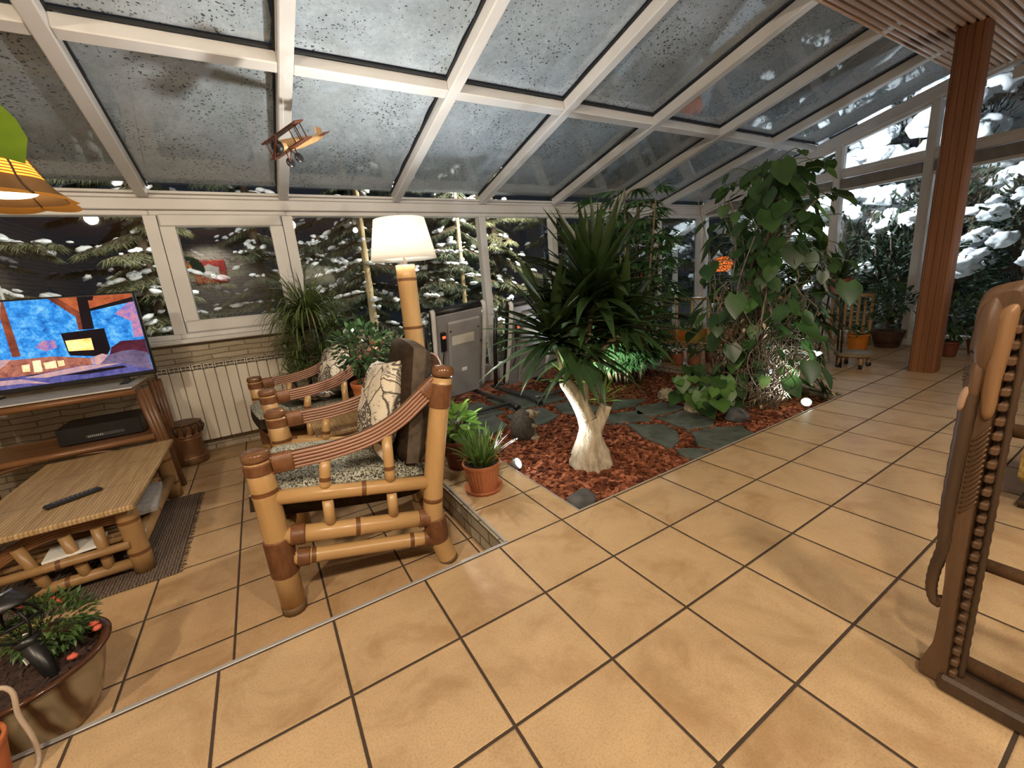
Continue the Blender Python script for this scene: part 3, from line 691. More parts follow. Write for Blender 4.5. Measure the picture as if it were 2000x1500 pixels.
# ---------------------------------------------------------------- bamboo armchair (local: x to the back, y to the window, z=0 lower floor)
W = 0.64
def make_chair(loc, rz, label, group):
    t = thing('bamboo_armchair', label, 'chair', loc, rz, group)
    sides = (0.0, W)
    for y in sides:
        b = MB(); bam(b, (0.004, y, 0.035), (-0.004, y, 0.665), 0.046, (0.30, 0.80)); b.tube([(0.004, y, 0.0), (0.004, y, 0.036)], [0.046, 0.047], 14, 2)
        p = b.build('front_leg', [BAMBOO, NODE, BAMBOO_END], t)
        c = MB(); c.lathe([(0.0, 0.662), (0.047, 0.662), (0.050, 0.672), (0.050, 0.688), (0.044, 0.699), (0.02, 0.703), (0.0, 0.704)], 18, (-0.004, y, 0)); c.build('cap', CAPWOOD, p)
        bind(p, (0.003, y, 0.175), (0.001, y, 0.335), 0.0485); bind(p, (-0.003, y, 0.612), (-0.003, y, 0.655), 0.0485)
        b = MB(); pa = smooth_path([(0.655, y, 0.0), (0.622, y, 0.13), (0.613, y, 0.26), (0.655, y, 0.52), (0.728, y, 0.86)], 28)
        b.tube(pa, 0.043, 14, 0)
        for f in (0.30, 0.60): k = pa[int(f * 28)]; d = nrm(pa[int(f * 28) + 1] - k); b.tube([k - d * 0.01, k - d * 0.003, k, k + d * 0.003, k + d * 0.01], [0.043, 0.046, 0.0435, 0.046, 0.043], 14, 1)
        b.tube(pa[:2], [0.0435, 0.0435], 14, 2)
        p = b.build('rear_leg', [BAMBOO, NODE, BAMBOO_END], t)
        c = MB(); c.lathe([(0.0, -0.01), (0.045, -0.01), (0.048, 0.002), (0.047, 0.022), (0.036, 0.034), (0.0, 0.04)], 18, (0.733, y, 0.875), R=eul(0, 0.21, 0)); c.build('cap', CAPWOOD, p)
        bind(p, (0.616, y, 0.12), (0.614, y, 0.235), 0.047); bind(p, (0.700, y, 0.735), (0.722, y, 0.835), 0.047)
        # arm: six rattan poles lying one above the other
        ctr = smooth_path([(0.02, y, 0.635), (0.14, y, 0.637), (0.26, y, 0.642), (0.40, y, 0.664), (0.52, y, 0.712), (0.625, y, 0.785), (0.705, y, 0.845)], 30)
        b = MB()
        for k in range(5):
            off = (k - 2.0) * 0.0140; pl = []
            for i, q in enumerate(ctr):
                d = nrm(ctr[min(i + 1, 30)] - ctr[max(i - 1, 0)]); nn = np.cross(d, vec(0, -1, 0)); nn = nn if nn[2] > 0 else -nn
                pl.append(q + nn * off)
            for yo in (-0.011, 0.011): b.tube([q + vec(0, yo, 0) for q in pl], 0.0066, 8)
            b.tube(pl, [0.0078] * 31, 6, 1, flat=1.0)  # dark core puts the shade of the gaps between poles into colour
        p = b.build('armrest', [RATTAN, CARVED_D], t)
        for (i0, i1) in ((1, 4), (26, 29)):
            c = MB(); c.tube([lerp(ctr[i0], ctr[i1], f / 16) for f in range(17)], [0.040 + (0.003 if f % 2 else 0) for f in range(17)], 14, 0, flat=0.62, up=vec(0, 1, 0))
            c.build('binding', WRAP, p)
        b = MB()
        bam(b, (0.03, y, 0.500), (0.640, y, 0.400), 0.030, (0.52,)); b.build('side_rail', [BAMBOO_H, NODE], t)
        b = MB(); bam(b, (0.02, y, 0.333), (0.625, y, 0.232), 0.036, (0.46,)); p = b.build('side_rail', [BAMBOO_H, NODE], t)
        bind(p, (0.05, y, 0.328), (0.10, y, 0.320), 0.039); bind(p, (0.545, y, 0.245), (0.59, y, 0.238), 0.039)
        b = MB(); bam(b, (0.02, y, 0.232), (0.625, y, 0.130), 0.030, (0.16, 0.80)); p = b.build('side_rail', [BAMBOO_H, NODE], t)
        bind(p, (0.055, y, 0.226), (0.10, y, 0.218), 0.034); bind(p, (0.555, y, 0.142), (0.595, y, 0.135), 0.034)
        for (xa, za), (xb, zb) in (((0.222, 0.608), (0.204, 0.497)), ((0.203, 0.440), (0.196, 0.325)), ((0.466, 0.655), (0.454, 0.455)), ((0.450, 0.400), (0.444, 0.290))):
            b = MB(); bam(b, (xa, y, za), (xb, y, zb), 0.0215, (0.72,) if za > 0.5 else ()); b.build('spindle', [BAMBOO, NODE], t)
    for (xa, z, r) in ((0.015, 0.30, 0.034), (0.618, 0.20, 0.032), (0.66, 0.55, 0.028)):
        b = MB(); bam(b, (xa, 0.03, z), (xa, W - 0.03, z), r, (0.3, 0.7)); b.build('cross_rail', [BAMBOO_H, NODE], t)
    b = MB()
    for k in range(5):
        cv = [(0.745 + 0.03 * math.sin(PI * f / 12), 0.02 + (W - 0.04) * f / 12, 0.80 + 0.052 * math.sin(PI * f / 12) + k * 0.0145) for f in range(13)]
        b.tube(cv, 0.0078, 8)
    b.build('back_rail', RATTAN, t)
    b = MB(); R = eul(0, 0.125, 0); cushion_slab(b, 18, 18, 0.70, W - 0.105, 0.20, R, (0.262, W / 2, 0.428), 0, 1, 0.16); b.build('seat_cushion', [TWEED, BROWNCLOTH], t)
    b = MB(); R2 = eul(0, -1.37, 0)
    cushion_slab(b, 24, 24, 0.53, W - 0.10, 0.15, R2, (0.612, W / 2, 0.735), 1, 0, 0.12)
    b.build('back_cushion', [BROWNCLOTH_T, BROWNCLOTH], t)
    return t
ch1 = make_chair((-0.124, 0.352, ZL), -0.14, 'bamboo armchair nearest the viewer, polished post caps, set beside the tiled step', 'bamboo armchairs facing the television')
ch2 = dup(ch1, (-0.060, 1.610, ZL), 0.11, 'farther bamboo armchair beside the radiator, behind the potted side table')
def chloc(root, p): return np.array(root.location) + rotz(root.rotation_euler[2]) @ np.asarray(p, float)
Rp = rotz(-0.14 + 0.10) @ eul(0, -1.24, 0) @ rotz(0.12)
pillow('cushion', 'printed cream cushion leaning on the back of the nearest bamboo armchair', 'cushion', chloc(ch1, (0.480, 0.27, 0.715)), Rp, 0.44, 0.165, 'printed cream cushions', 1)
Rp = rotz(0.11 + 0.2) @ eul(0, -1.1, 0) @ rotz(0.25)
pillow('cushion', 'printed cream cushion standing upright in the armchair by the radiator', 'cushion', chloc(ch2, (0.485, 0.25, 0.715)), Rp, 0.40, 0.13, 'printed cream cushions', 4)
pillow('cushion', 'small printed cushion lying flat on the seat of the armchair by the radiator', 'cushion', chloc(ch2, (0.25, 0.17, 0.585)), rotz(0.5) @ eul(0.03, 0.16, 0), 0.27, 0.07, 'printed cream cushions', 8)

# ---------------------------------------------------------------- side table between the chairs
t = thing('side_table', 'small square bamboo side table with a plank top between the two armchairs', 'table', (0.385, 1.30, ZL), 0.0)
b = MB(); b.box((0, 0, 0.458), (0.50, 0.36, 0.026), bev=0.006); b.build('table_top', TABLETOP, t)
for sx in (-1, 1):
    for sy in (-1, 1):
        b = MB(); bam(b, (sx * 0.20, sy * 0.13, 0), (sx * 0.19, sy * 0.12, 0.446), 0.027, (0.4,)); b.build('leg', [BAMBOO, NODE], t)
for sy in (-1, 1):
    b = MB(); bam(b, (-0.2, sy * 0.13, 0.40), (0.2, sy * 0.13, 0.40), 0.018, (0.5,)); b.build('rail', [BAMBOO_H, NODE], t)

# ---------------------------------------------------------------- coffee table
TX0, TX1, TY0, TY1, TZ = -1.30, -0.676, 1.022, 2.150, 0.23
t = thing('coffee_table', 'low bamboo coffee table with split bamboo top on the woven rug', 'table', ((TX0 + TX1) / 2, (TY0 + TY1) / 2, ZL), 0.0)
tx, ty, th = (TX1 - TX0) / 2, (TY1 - TY0) / 2, TZ - ZL
b = MB(); b.box((0, 0, th - 0.013), (2 * tx, 2 * ty, 0.026), bev=0.005); b.build('table_top', TABLETOP, t)
for sx in (-1, 1):
    for sy in (-1, 1):
        b = MB(); bam(b, (sx * (tx - 0.052), sy * (ty - 0.092), 0.0105), (sx * (tx - 0.062), sy * (ty - 0.105), th - 0.026), 0.042, (0.30, 0.78)); p = b.build('leg', [BAMBOO_D, NODE], t)
for sx in (-1, 1):
    b = MB(); bam(b, (sx * (tx - 0.055), -ty + 0.09, 0.145), (sx * (tx - 0.055), ty - 0.09, 0.145), 0.034, (0.4,)); b.build('side_rail', [BAMBOO_D, NODE], t)
for sy in (-1, 1):
    yy = sy * (ty - 0.095)
    b = MB(); bam(b, (-tx + 0.07, yy, 0.06), (tx - 0.07, yy, 0.06), 0.026, (0.5,)); b.build('end_rail', [BAMBOO_D, NODE], t)
    b = MB(); bam(b, (-tx + 0.07, yy + 0.03 * sy, 0.17), (tx - 0.07, yy + 0.03 * sy, 0.17), 0.02, (0.5,)); b.build('end_rail', [BAMBOO_D, NODE], t)
    b = MB()
    for k in range(5):
        b.tube(smooth_path([(-tx + 0.06, yy - 0.02 * sy, 0.18 + k * 0.012), (-0.12, yy - 0.02 * sy, 0.25 + k * 0.012), (0.02, yy - 0.02 * sy, 0.285 + k * 0.012), (tx - 0.07, yy - 0.02 * sy, 0.275 + k * 0.012)], 16), 0.008, 7)
    b.build('apron', RACKWOOD, t)
    for xx, dx in ((-0.12, 0.05), (0.03, 0.03), (0.14, 0.0)):
        b = MB(); bam(b, (xx + dx, yy, 0.06), (xx, yy, 0.285), 0.022, (0.35,)); b.build('spindle', [BAMBOO_D, NODE], t)
b = MB()
for k in range(14): b.tube([(-tx + 0.09, -ty + 0.15 + k * 0.062, 0.175), (tx - 0.09, -ty + 0.15 + k * 0.062, 0.175)], 0.014, 8)
b.build('shelf', BAMBOO_D, t)
b = MB(); cushion_slab(b, 10, 10, 0.30, 0.42, 0.075, rotz(0.1), (0, 0, 0), 0, 0, 0.3); solo('folded_blanket', b, plain('grey_wool', (0.30, 0.28, 0.27), 0.95, var=0.2, scale=40), 'folded grey blanket on the shelf under the coffee table', 'blanket', (-0.83, 1.50, ZL + 0.229))
b = MB(); b.box((0, 0, 0.006), (0.20, 0.15, 0.012), bev=0.002, R=rotz(0.1)); solo('magazine', b, WHITEPAPER, 'pale magazine on the shelf at the near end of the coffee table', 'magazine', (-0.95, 1.17, ZL + 0.1905))
b = MB(); c = vec(0, 0, 0); L = 0.19
d = vec(0.828, 0.56, 0)
for i, (m_, zz, ww) in enumerate(((0, 0.010, 0.046),)): b.box((0, 0, 0.010), (L + 0.02, 0.044, 0.020), bev=0.008)
t2 = thing('remote_control', 'long black remote control lying on the coffee table', 'remote', (-0.948, 1.307, TZ), 0.60)
b.build('body', BLACK, t2)
b = MB()
for i in range(9):
    for j in range(3): b.box((-0.07 + i * 0.0165, (j - 1) * 0.0115, 0.0205), (0.010, 0.007, 0.003), bev=0.001)
b.build('button_pad', plain('grey_rubber', (0.09, 0.09, 0.1), 0.5), t2)
# rug
b = MB(); nx = 60
b.box((0, 0, 0.004), (1.10, 1.03, 0.008), bev=0.003)
rr = random.Random(3)
for i in range(90):
    yy = -0.51 + 1.02 * i / 89; b.tube([(0.545, yy, 0.004), (0.565 + rr.random() * 0.012, yy + rr.uniform(-0.01, 0.01), 0.002)], 0.0022, 4)
for i in range(50): b.box((-0.55 + 1.1 * (i + 0.5) / 50, 0, 0.0085), (0.012, 1.02, 0.003), bev=0.001)
solo('rug', b, RUG, 'brown woven rag rug under the coffee table', 'rug', (-1.135, 1.49, ZL))

# ---------------------------------------------------------------- television, rack, receiver
TVX0, TVX1, TVZ0, TVZ1, TVY = -1.735, -0.724, 0.650, 1.232, 2.50
t = thing('television', 'flat television showing a snowy cabin with a wood stove, on the dark rattan rack', 'television', ((TVX0 + TVX1) / 2, TVY, 0.615), 0.0)
ox_ = (TVX0 + TVX1) / 2
b = MB(); b.box((0, 0.025, (TVZ0 + TVZ1) / 2 - 0.615), (TVX1 - TVX0, 0.045, TVZ1 - TVZ0), bev=0.006)
b.build('casing', BLACK, t)
b = MB()
for s in (-1, 1): b = MB(); b.box((s * 0.33, 0.02, 0.004), (0.05, 0.20, 0.008), bev=0.003); b.box((s * 0.33, 0.025, 0.022), (0.03, 0.03, 0.036)); b.build('stand_foot', BLACK, t)
def scr(name, c1, c2, s=1.0, sc=14, c3=None):
    n = NT(name); o = n.obj(); z = n.noise(o, sc, 8, 0.78, 0.15); st = [(0.36, c1), (0.6, c2)]
    if c3: st = [(0.34, c1), (0.5, c2), (0.66, c3)]
    c = n.ramp(z, st); n.set((0.005, 0.005, 0.005), 0.15); n.link(c, n.b.inputs['Emission Color']); n.b.inputs['Emission Strength'].default_value = s; return n.mat
TVM = [scr('screen_blue_forest', (0.008, 0.07, 0.36), (0.035, 0.34, 0.92), 1.0, 16, (0.30, 0.74, 0.98)),
       scr('screen_orange_wood', (0.34, 0.06, 0.02), (0.66, 0.17, 0.06), 1.0, 8),
       scr('screen_dark', (0.004, 0.003, 0.006), (0.014, 0.007, 0.010), 1.0, 6),
       scr('screen_fire', (0.95, 0.32, 0.03), (1.0, 0.82, 0.30), 1.6, 9),
       scr('screen_violet_blanket', (0.035, 0.035, 0.17), (0.16, 0.15, 0.42), 1.0, 12),
       scr('screen_mauve_pillow', (0.08, 0.055, 0.13), (0.26, 0.19, 0.30), 1.0, 6),
       scr('screen_table', (0.22, 0.05, 0.05), (0.60, 0.22, 0.14), 1.0, 20),
       scr('screen_candle', (1.0, 0.48, 0.16), (1.0, 0.86, 0.55), 1.3, 20),
       scr('screen_pink_tree', (0.10, 0.16, 0.66), (0.80, 0.30, 0.30), 1.0, 22),
       scr('screen_maroon', (0.035, 0.006, 0.020), (0.12, 0.02, 0.04), 1.0, 8),
       scr('screen_pale_fold', (0.35, 0.24, 0.42), (0.80, 0.46, 0.36), 1.0, 16),
       scr('screen_brown_post', (0.10, 0.02, 0.02), (0.38, 0.09, 0.035), 1.0, 8)]
TVP = [(8, [(-0.8535, 1.0925),(-0.7683, 1.1621),(-0.7326, 1.1643),(-0.7369, 1.0284),(-0.7248, 0.9225),(-0.7886, 0.9195),(-0.7802, 1.0335)]),(8, [(-1.2831, 0.9239),(-1.24, 0.9604),(-1.1868, 0.9583),(-1.1834, 0.9089),(-1.242, 0.8907)]),(1, [(-1.1382, 1.2492),(-0.728, 1.2422),(-0.7292, 1.1697),(-0.9729, 1.1355),(-1.0281, 1.125),(-1.0417, 1.1184)]),(11, [(-1.1531, 1.2349),(-1.1071, 1.2361),(-1.0182, 1.1158),(-1.0513, 1.0951)]),(2, [(-0.9763, 1.1385),(-0.7251, 1.1973),(-0.7298, 1.1669),(-0.9761, 1.1222)]),(11, [(-1.0507, 1.1059),(-1.0221, 1.1081),(-1.0279, 1.0078),(-1.0564, 1.0071)]),(11, [(-1.3622, 1.2284),(-1.3513, 1.2299),(-1.3599, 0.8772),(-1.398, 0.878),(-1.3886, 1.1254)]),(2, [(-1.0159, 1.2415),(-0.9643, 1.2398),(-0.9791, 1.006),(-1.036, 1.0078)]),(2, [(-0.9733, 1.2191),(-0.9321, 1.2209),(-0.9431, 1.1922),(-0.9756, 1.1925)]),(2, [(-1.1465, 0.996),(-0.9295, 1.0037),(-0.9294, 0.8593),(-0.9617, 0.8127),(-1.1354, 0.8464),(-1.1418, 0.8696)]),(3, [(-1.1371, 0.9458),(-1.0096, 0.9472),(-1.0123, 0.8663),(-1.1364, 0.8754)]),(9, [(-0.9506, 0.8052),(-0.9226, 0.8697),(-0.8621, 0.9068),(-0.7299, 0.8997),(-0.7323, 0.7876)]),(10, [(-1.4753, 0.8697),(-1.4123, 0.8645),(-1.3724, 0.8204),(-1.3712, 0.7663),(-1.5038, 0.7589)]),(6, [(-1.4102, 0.8589),(-1.2164, 0.8539),(-1.0412, 0.8143),(-1.0437, 0.7692),(-1.1005, 0.7563),(-1.1858, 0.7378),(-1.303, 0.7372),(-1.5116, 0.7285),(-1.496, 0.7892)]),(10, [(-1.0452, 0.8149),(-0.9776, 0.8353),(-0.9474, 0.8191),(-1.0005, 0.756),(-1.0424, 0.7746)]),(5, [(-1.0127, 0.7581),(-0.9467, 0.8218),(-0.8691, 0.8385),(-0.8073, 0.8378),(-0.7417, 0.807),(-0.7266, 0.6782),(-0.9056, 0.6806)]),(2, [(-1.4305, 0.7503),(-1.3064, 0.7544),(-1.1805, 0.7593),(-1.1934, 0.7392),(-1.3347, 0.7322)]),(4, [(-1.5038, 0.7589),(-1.3387, 0.7466),(-1.2197, 0.7607),(-1.0965, 0.7726),(-0.8886, 0.7542),(-0.8339, 0.7211),(-0.723, 0.6836),(-0.7256, 0.6719),(-0.9096, 0.6636),(-1.1631, 0.6656),(-1.4151, 0.6658),(-1.5273, 0.6675)]),(10, [(-1.3777, 0.7403),(-1.2448, 0.7541),(-1.0972, 0.7699),(-0.8971, 0.7556),(-0.9773, 0.7462),(-1.1473, 0.7307),(-1.2836, 0.7225)]),(10, [(-1.509, 0.7386),(-1.3945, 0.7327),(-1.2706, 0.6811),(-1.3869, 0.7039),(-1.5168, 0.7082)]),(2, [(-1.2289, 0.7234),(-1.0648, 0.7329),(-0.8926, 0.7373),(-0.8696, 0.7215),(-1.07, 0.7109)]),(7, [(-1.3706, 0.8201),(-1.3348, 0.822),(-1.3411, 0.7744),(-1.3763, 0.7753)]),(7, [(-1.3171, 0.8406),(-1.2795, 0.8397),(-1.2867, 0.7645),(-1.3262, 0.7662)]),(7, [(-1.2712, 0.8193),(-1.2116, 0.8257),(-1.2158, 0.7767),(-1.2699, 0.778)]),(7, [(-1.2048, 0.8218),(-1.1732, 0.8221),(-1.1759, 0.7864),(-1.2063, 0.7833)])]
b = MB(); zoff = 0.615
sx0, sx1, sz0, sz1 = TVX0 + 0.012, TVX1 - 0.012, TVZ0 + 0.03, TVZ1 - 0.012
b.box((0, -0.0015, (sz0 + sz1) / 2 - zoff), (sx1 - sx0, 0.003, sz1 - sz0), m=0)
for k, (mi, poly) in enumerate(TVP):
    y = -0.0032 - 0.00012 * k
    P = [vec(min(max(px, sx0), sx1) - ox_, y, min(max(pz, sz0), sz1) - zoff) for px, pz in poly]
    b.add(P, [tuple(range(len(P)))], mi)
b.build('screen', TVM, t)

t = thing('television_rack', 'dark rattan and wood rack holding the television and a receiver', 'rack', (-1.28, 2.47, ZL), 0.0)
H = 0.766
b = MB(); b.box((0, 0.01, H - 0.02), (0.92, 0.46, 0.02), bev=0.003); b.build('top_shelf', RACKWOOD, t)
b = MB(); b.box((0, -0.01, H - 0.005), (0.92, 0.48, 0.010), bev=0.002); b.build('glass_top', plain('pale_glass_edge', (0.60, 0.60, 0.56), 0.15), t)
b = MB(); b.tube([(-0.47, -0.235, H - 0.036), (0.47, -0.235, H - 0.036)], 0.021, 12); b.build('front_rail', RACKWOOD, t)
b = MB(); b.tube([(-0.5, -0.245, 0.405), (0.5, -0.245, 0.405)], 0.021, 12); b.build('front_rail', RACKWOOD, t)
b = MB(); b.box((0, 0.0, 0.41), (0.96, 0.44, 0.018), bev=0.003); b.build('shelf', RACKWOOD, t)
b = MB(); b.tube([(-0.5, 0.22, 0.405), (0.5, 0.22, 0.405)], 0.02, 12); b.build('rear_rail', RACKWOOD, t)
for sx in (-1, 1):
    for sy in (-1, 1):
        b = MB()
        ft = 0.55 if sy < 0 else 0.50
        for k in range(3): b.tube([(sx * (0.47 + 0.022 * k), sy * 0.215 + 0.012 * k, H - 0.03), (sx * (lerp(0.47, ft, 0.45) + 0.018 * k), sy * 0.22 + 0.010 * k, 0.40), (sx * (ft + 0.012 * k), sy * 0.225 + 0.006 * k, 0.0)], [0.019, 0.018, 0.017], 9)
        p = b.build('leg', RACKPOST, t)
b = MB()
for sx in (-1, 1): b.tube(smooth_path([(sx * 0.5, -0.24, 0.12), (sx * 0.3, -0.24, 0.34), (sx * 0.1, -0.24, 0.385)], 10), 0.012, 8)
b.build('brace', RACKPOST, t)
t = thing('receiver', 'black audio receiver on the middle shelf of the television rack', 'receiver', (-1.07, 2.50, ZL + 0.419), 0.0)
b = MB(); b.box((0, 0.0, 0.065), (0.43, 0.30, 0.115), bev=0.004)
for s in (-1, 1):
    for q in (-1, 1): b.lathe([(0.0, 0.0), (0.018, 0.0), (0.018, 0.01)], 10, (s * 0.17, q * 0.11, 0))
b.build('casing', BLACK, t)
b = MB(); b.box((0.02, -0.152, 0.045), (0.20, 0.004, 0.022), bev=0.001); b.build('display', plain('dim_display', (0.05, 0.055, 0.06), 0.2), t)
b = MB()
for i in range(8): b.box((-0.065 + i * 0.010, -0.154, 0.045), (0.006, 0.003, 0.012))
b.build('button_row', GREYMETAL, t)

# ---------------------------------------------------------------- carved drum, radiator
t = thing('carved_drum', 'small carved wooden drum on the floor between rack and radiator', 'drum', (-0.700, 2.79, ZL), 0.0)
b = MB(); b.lathe([(0.0, 0), (0.108, 0), (0.112, 0.02), (0.104, 0.05), (0.096, 0.10), (0.094, 0.16), (0.098, 0.21), (0.104, 0.25), (0.107, 0.33)], 26); b.build('body', RACKPOST, t)
for zc, rc in ((0.055, 0.103), (0.215, 0.098), (0.245, 0.103)):
    b = MB(); b.lathe([(rc, zc - 0.008), (rc + 0.008, zc), (rc, zc + 0.008)], 26); b.build('carved_band', RACKWOOD, t)
b = MB()
for k in range(12):
    a = k * PI / 6; b = MB(); b.tube([(0.102 * math.cos(a), 0.102 * math.sin(a), 0.25), (0.12 * math.cos(a + 0.1), 0.12 * math.sin(a + 0.1), 0.30), (0.108 * math.cos(a), 0.108 * math.sin(a), 0.335)], [0.01, 0.014, 0.009], 6); b.build('peg', CARVED_D, t)
b = MB(); b.lathe([(0.0, 0.335), (0.08, 0.337), (0.112, 0.335), (0.118, 0.343), (0.09, 0.352), (0.05, 0.349), (0.0, 0.348)], 26); b.build('rim', CARVED, t)

t = thing('radiator', 'cream panel radiator with vertical seams under the opening window', 'radiator', (-0.345, 2.965, ZL), 0.0)
RXa, RXb = -0.465, 0.475; ns = 12; wsec = (RXb - RXa) / ns
for i in range(ns):
    x = RXa + (i + 0.5) * wsec; b = MB()
    b.box((x, -0.02, 0.425), (wsec - 0.004, 0.028, 0.615), bev=0.006); b.box((x, 0.02, 0.43), (wsec - 0.02, 0.05, 0.60), bev=0.006)
    for zz in (0.752, 0.775): b.box((x, 0.0, zz), (wsec - 0.004, 0.07, 0.006), bev=0.002)
    b.box((x - wsec / 2 + 0.008, 0.0, 0.758), (0.006, 0.068, 0.04)); b.box((x, 0.002, 0.758), (0.004, 0.066, 0.04)); b.box((x + wsec / 2 - 0.008, 0.0, 0.758), (0.006, 0.068, 0.04))
    b.build('section', RADIATOR, t)
b = MB(); b.box((0, 0.01, 0.745), (RXb - RXa, 0.06, 0.012), bev=0.003); b.tube([(RXa + 0.1, 0.02, 0.12), (RXa + 0.1, 0.02, 0.0)], 0.011, 10); b.tube([(RXb - 0.1, 0.02, 0.12), (RXb - 0.1, 0.02, 0.0)], 0.011, 10); b.build('grille_bar', plain('grille_grey', (0.34, 0.32, 0.29), 0.5), t)

# ---------------------------------------------------------------- floor lamp
t = thing('floor_lamp', 'floor lamp with a thick bamboo stem and lit cream shade behind the armchairs', 'lamp', (0.795, 1.20, 0.0), 0.0)
b = MB(); b.lathe([(0.0, 0), (0.15, 0), (0.155, 0.012), (0.14, 0.03), (0.07, 0.04), (0.0, 0.04)], 30); b.build('base', RACKPOST, t)
b = MB(); bam(b, (0, 0, 0.035), (0.012, 0, 1.232), 0.058, (0.2, 0.44, 0.685, 0.93), seg=22); b.build('stem', [BAMBOO, NODE], t)
b = MB(); b.tube([(0.012, 0, 1.232), (0.012, 0, 1.33)], 0.006, 8); b.lathe([(0.0, 1.285), (0.018, 1.285), (0.018, 1.33), (0, 1.33)], 14, (0.012, 0, 0))
for a in range(3): b.tube([(0.012, 0, 1.30), (0.012 + 0.185 * math.cos(a * 2.1), 0.185 * math.sin(a * 2.1), 1.29)], 0.003, 6)
b.build('harp', ALU, t)
b = MB(); b.blob((0.012, 0, 1.365), (0.03, 0.03, 0.04), 2); b.build('bulb', BULB, t)
b = MB(); b.lathe([(0.197, 1.262), (0.150, 1.495), (0.1485, 1.495), (0.1955, 1.262), (0.197, 1.262)], 44, (0.012, 0, 0)); sh = b.build('lamp_shade', LAMPSHADE, t)
# ---------------------------------------------------------------- bark bed
SLABS = [[(2.21, 0.76), (2.39, 0.58), (2.35, 0.42), (2.22, 0.30), (2.08, 0.26), (2.10, 0.47)],
         [(2.40, 0.34), (2.60, 0.29), (2.74, 0.19), (2.66, 0.05), (2.26, 0.03), (2.24, 0.18)],
         [(2.48, 0.71), (2.78, 0.66), (2.71, 0.38), (2.63, 0.33), (2.44, 0.40)],
         [(2.57, 1.01), (2.84, 0.95), (2.82, 0.71), (2.53, 0.745), (2.43, 0.87)],
         [(2.26, 1.05), (2.51, 0.93), (2.42, 0.70), (2.26, 0.79), (2.13, 0.90)],
         [(2.08, 0.22), (2.20, 0.14), (2.21, 0.03), (2.08, 0.03), (2.03, 0.13)],
         [(2.61, 1.31), (2.80, 1.10), (2.60, 1.04), (2.39, 1.13)],
         [(2.14, 1.58), (2.40, 1.55), (2.36, 1.18), (2.14, 1.14), (2.05, 1.36)],
         [(1.66, 1.62), (2.00, 1.60), (1.98, 1.30), (1.76, 1.22), (1.60, 1.38)],
         [(1.18, 1.66), (1.58, 1.72), (1.54, 1.40), (1.30, 1.30), (1.16, 1.38)],
         [(1.18, 2.16), (1.68, 2.22), (1.70, 1.72), (1.18, 1.74)], [(1.78, 2.24), (2.30, 2.22), (2.36, 1.66), (1.78, 1.70)]]
def inside(px, py, poly):
    c = False; n = len(poly)
    for i in range(n):
        x1, y1 = poly[i]; x2, y2 = poly[(i + 1) % n]
        if (y1 > py) != (y2 > py) and px < (x2 - x1) * (py - y1) / (y2 - y1) + x1: c = not c
    return c
ZB = -0.062
b = MB()
b.box(((BX0 + BX1) / 2, WY / 2, -0.10), (BX1 - BX0 - 0.02, WY - 0.03, 0.07))
rb = random.Random(21)
N = 0
while N < 7500:
    t_ = rb.random()
    x = rb.uniform(BX0 + 0.025, BX1 - 0.04); y = rb.uniform(0.025, 2.4) if rb.random() < 0.75 else rb.uniform(0.025, 1.1)
    if any(inside(x, y, s) for s in SLABS) and rb.random() < 0.985: continue
    L = rb.uniform(0.022, 0.056); w = L * rb.uniform(0.3, 0.6); h = rb.uniform(0.004, 0.009)
    b.box((x, y, ZB + rb.uniform(-0.002, 0.012)), (L, w, h), R=eul(rb.uniform(-0.45, 0.45), rb.uniform(-0.45, 0.45), rb.uniform(0, 6.28))); N += 1
o = b.build('bark_mulch', CHIPS); tag(o, 'red bark chips covering the planted bed', 'bark mulch', kind='stuff')
SL = ['flat slate slab with a pale left edge, nearest the front rim of the bed', 'slate slab cut off by the tile edge at the front of the bed', 'slate slab in the middle of the path, right of the yucca trunk', 'slate slab at the far right of the stepping path', 'slate slab just behind the cut yucca stub', 'small slate piece at the tile edge between two bigger slabs',
      'slate slab farthest along the stepping path towards the palm', 'slate slab under the right treadmill frame', 'slate slab behind the stone hedgehog', 'slate slab left of the stone hedgehog near the pots', 'large dark slab under the left treadmill', 'large dark slab under the right treadmill']
for k, poly in enumerate(SLABS):
    cx = sum(p[0] for p in poly) / len(poly); cy = sum(p[1] for p in poly) / len(poly); pp = []; r_ = random.Random(k)
    n = len(poly)
    for i in range(n):
        a, c = poly[i], poly[(i + 1) % n]
        for f in (0, 0.33, 0.66): pp.append((a[0] + (c[0] - a[0]) * f - cx + r_.uniform(-0.008, 0.008), a[1] + (c[1] - a[1]) * f - cy + r_.uniform(-0.008, 0.008)))
    b = MB(); m_ = len(pp); i1 = [(x * 0.975, y * 0.975) for x, y in pp]
    b.add([vec(x, y, 0) for x, y in pp] + [vec(x, y, 0.024) for x, y in pp] + [vec(x, y, 0.030) for x, y in i1], [tuple(range(m_))[::-1]] + [(i, (i + 1) % m_, m_ + (i + 1) % m_, m_ + i) for i in range(m_)] + [(m_ + i, m_ + (i + 1) % m_, 2 * m_ + (i + 1) % m_, 2 * m_ + i) for i in range(m_)] + [tuple(range(2 * m_, 3 * m_))])
    solo('slate_slab', b, SLATE, SL[k], 'stone slab', (cx, cy, -0.066), 'slate stepping slabs')
def rock(name, mat, label, cat, loc, r, seed, group=None, amp=0.25, rz=0):
    b = MB(); b.blob((0, 0, r[2] * 0.75), r, 3, 0, amp, 1.6, seed, flatbot=-0.7); return solo(name, b, mat, label, cat, loc, group, rz)
rock('rock', ROCK, 'dark grey rock in the front corner of the bark bed', 'rock', (1.192, 0.092, -0.066), (0.085, 0.062, 0.055), 3, 'grey rocks in the bed', rz=0.2)
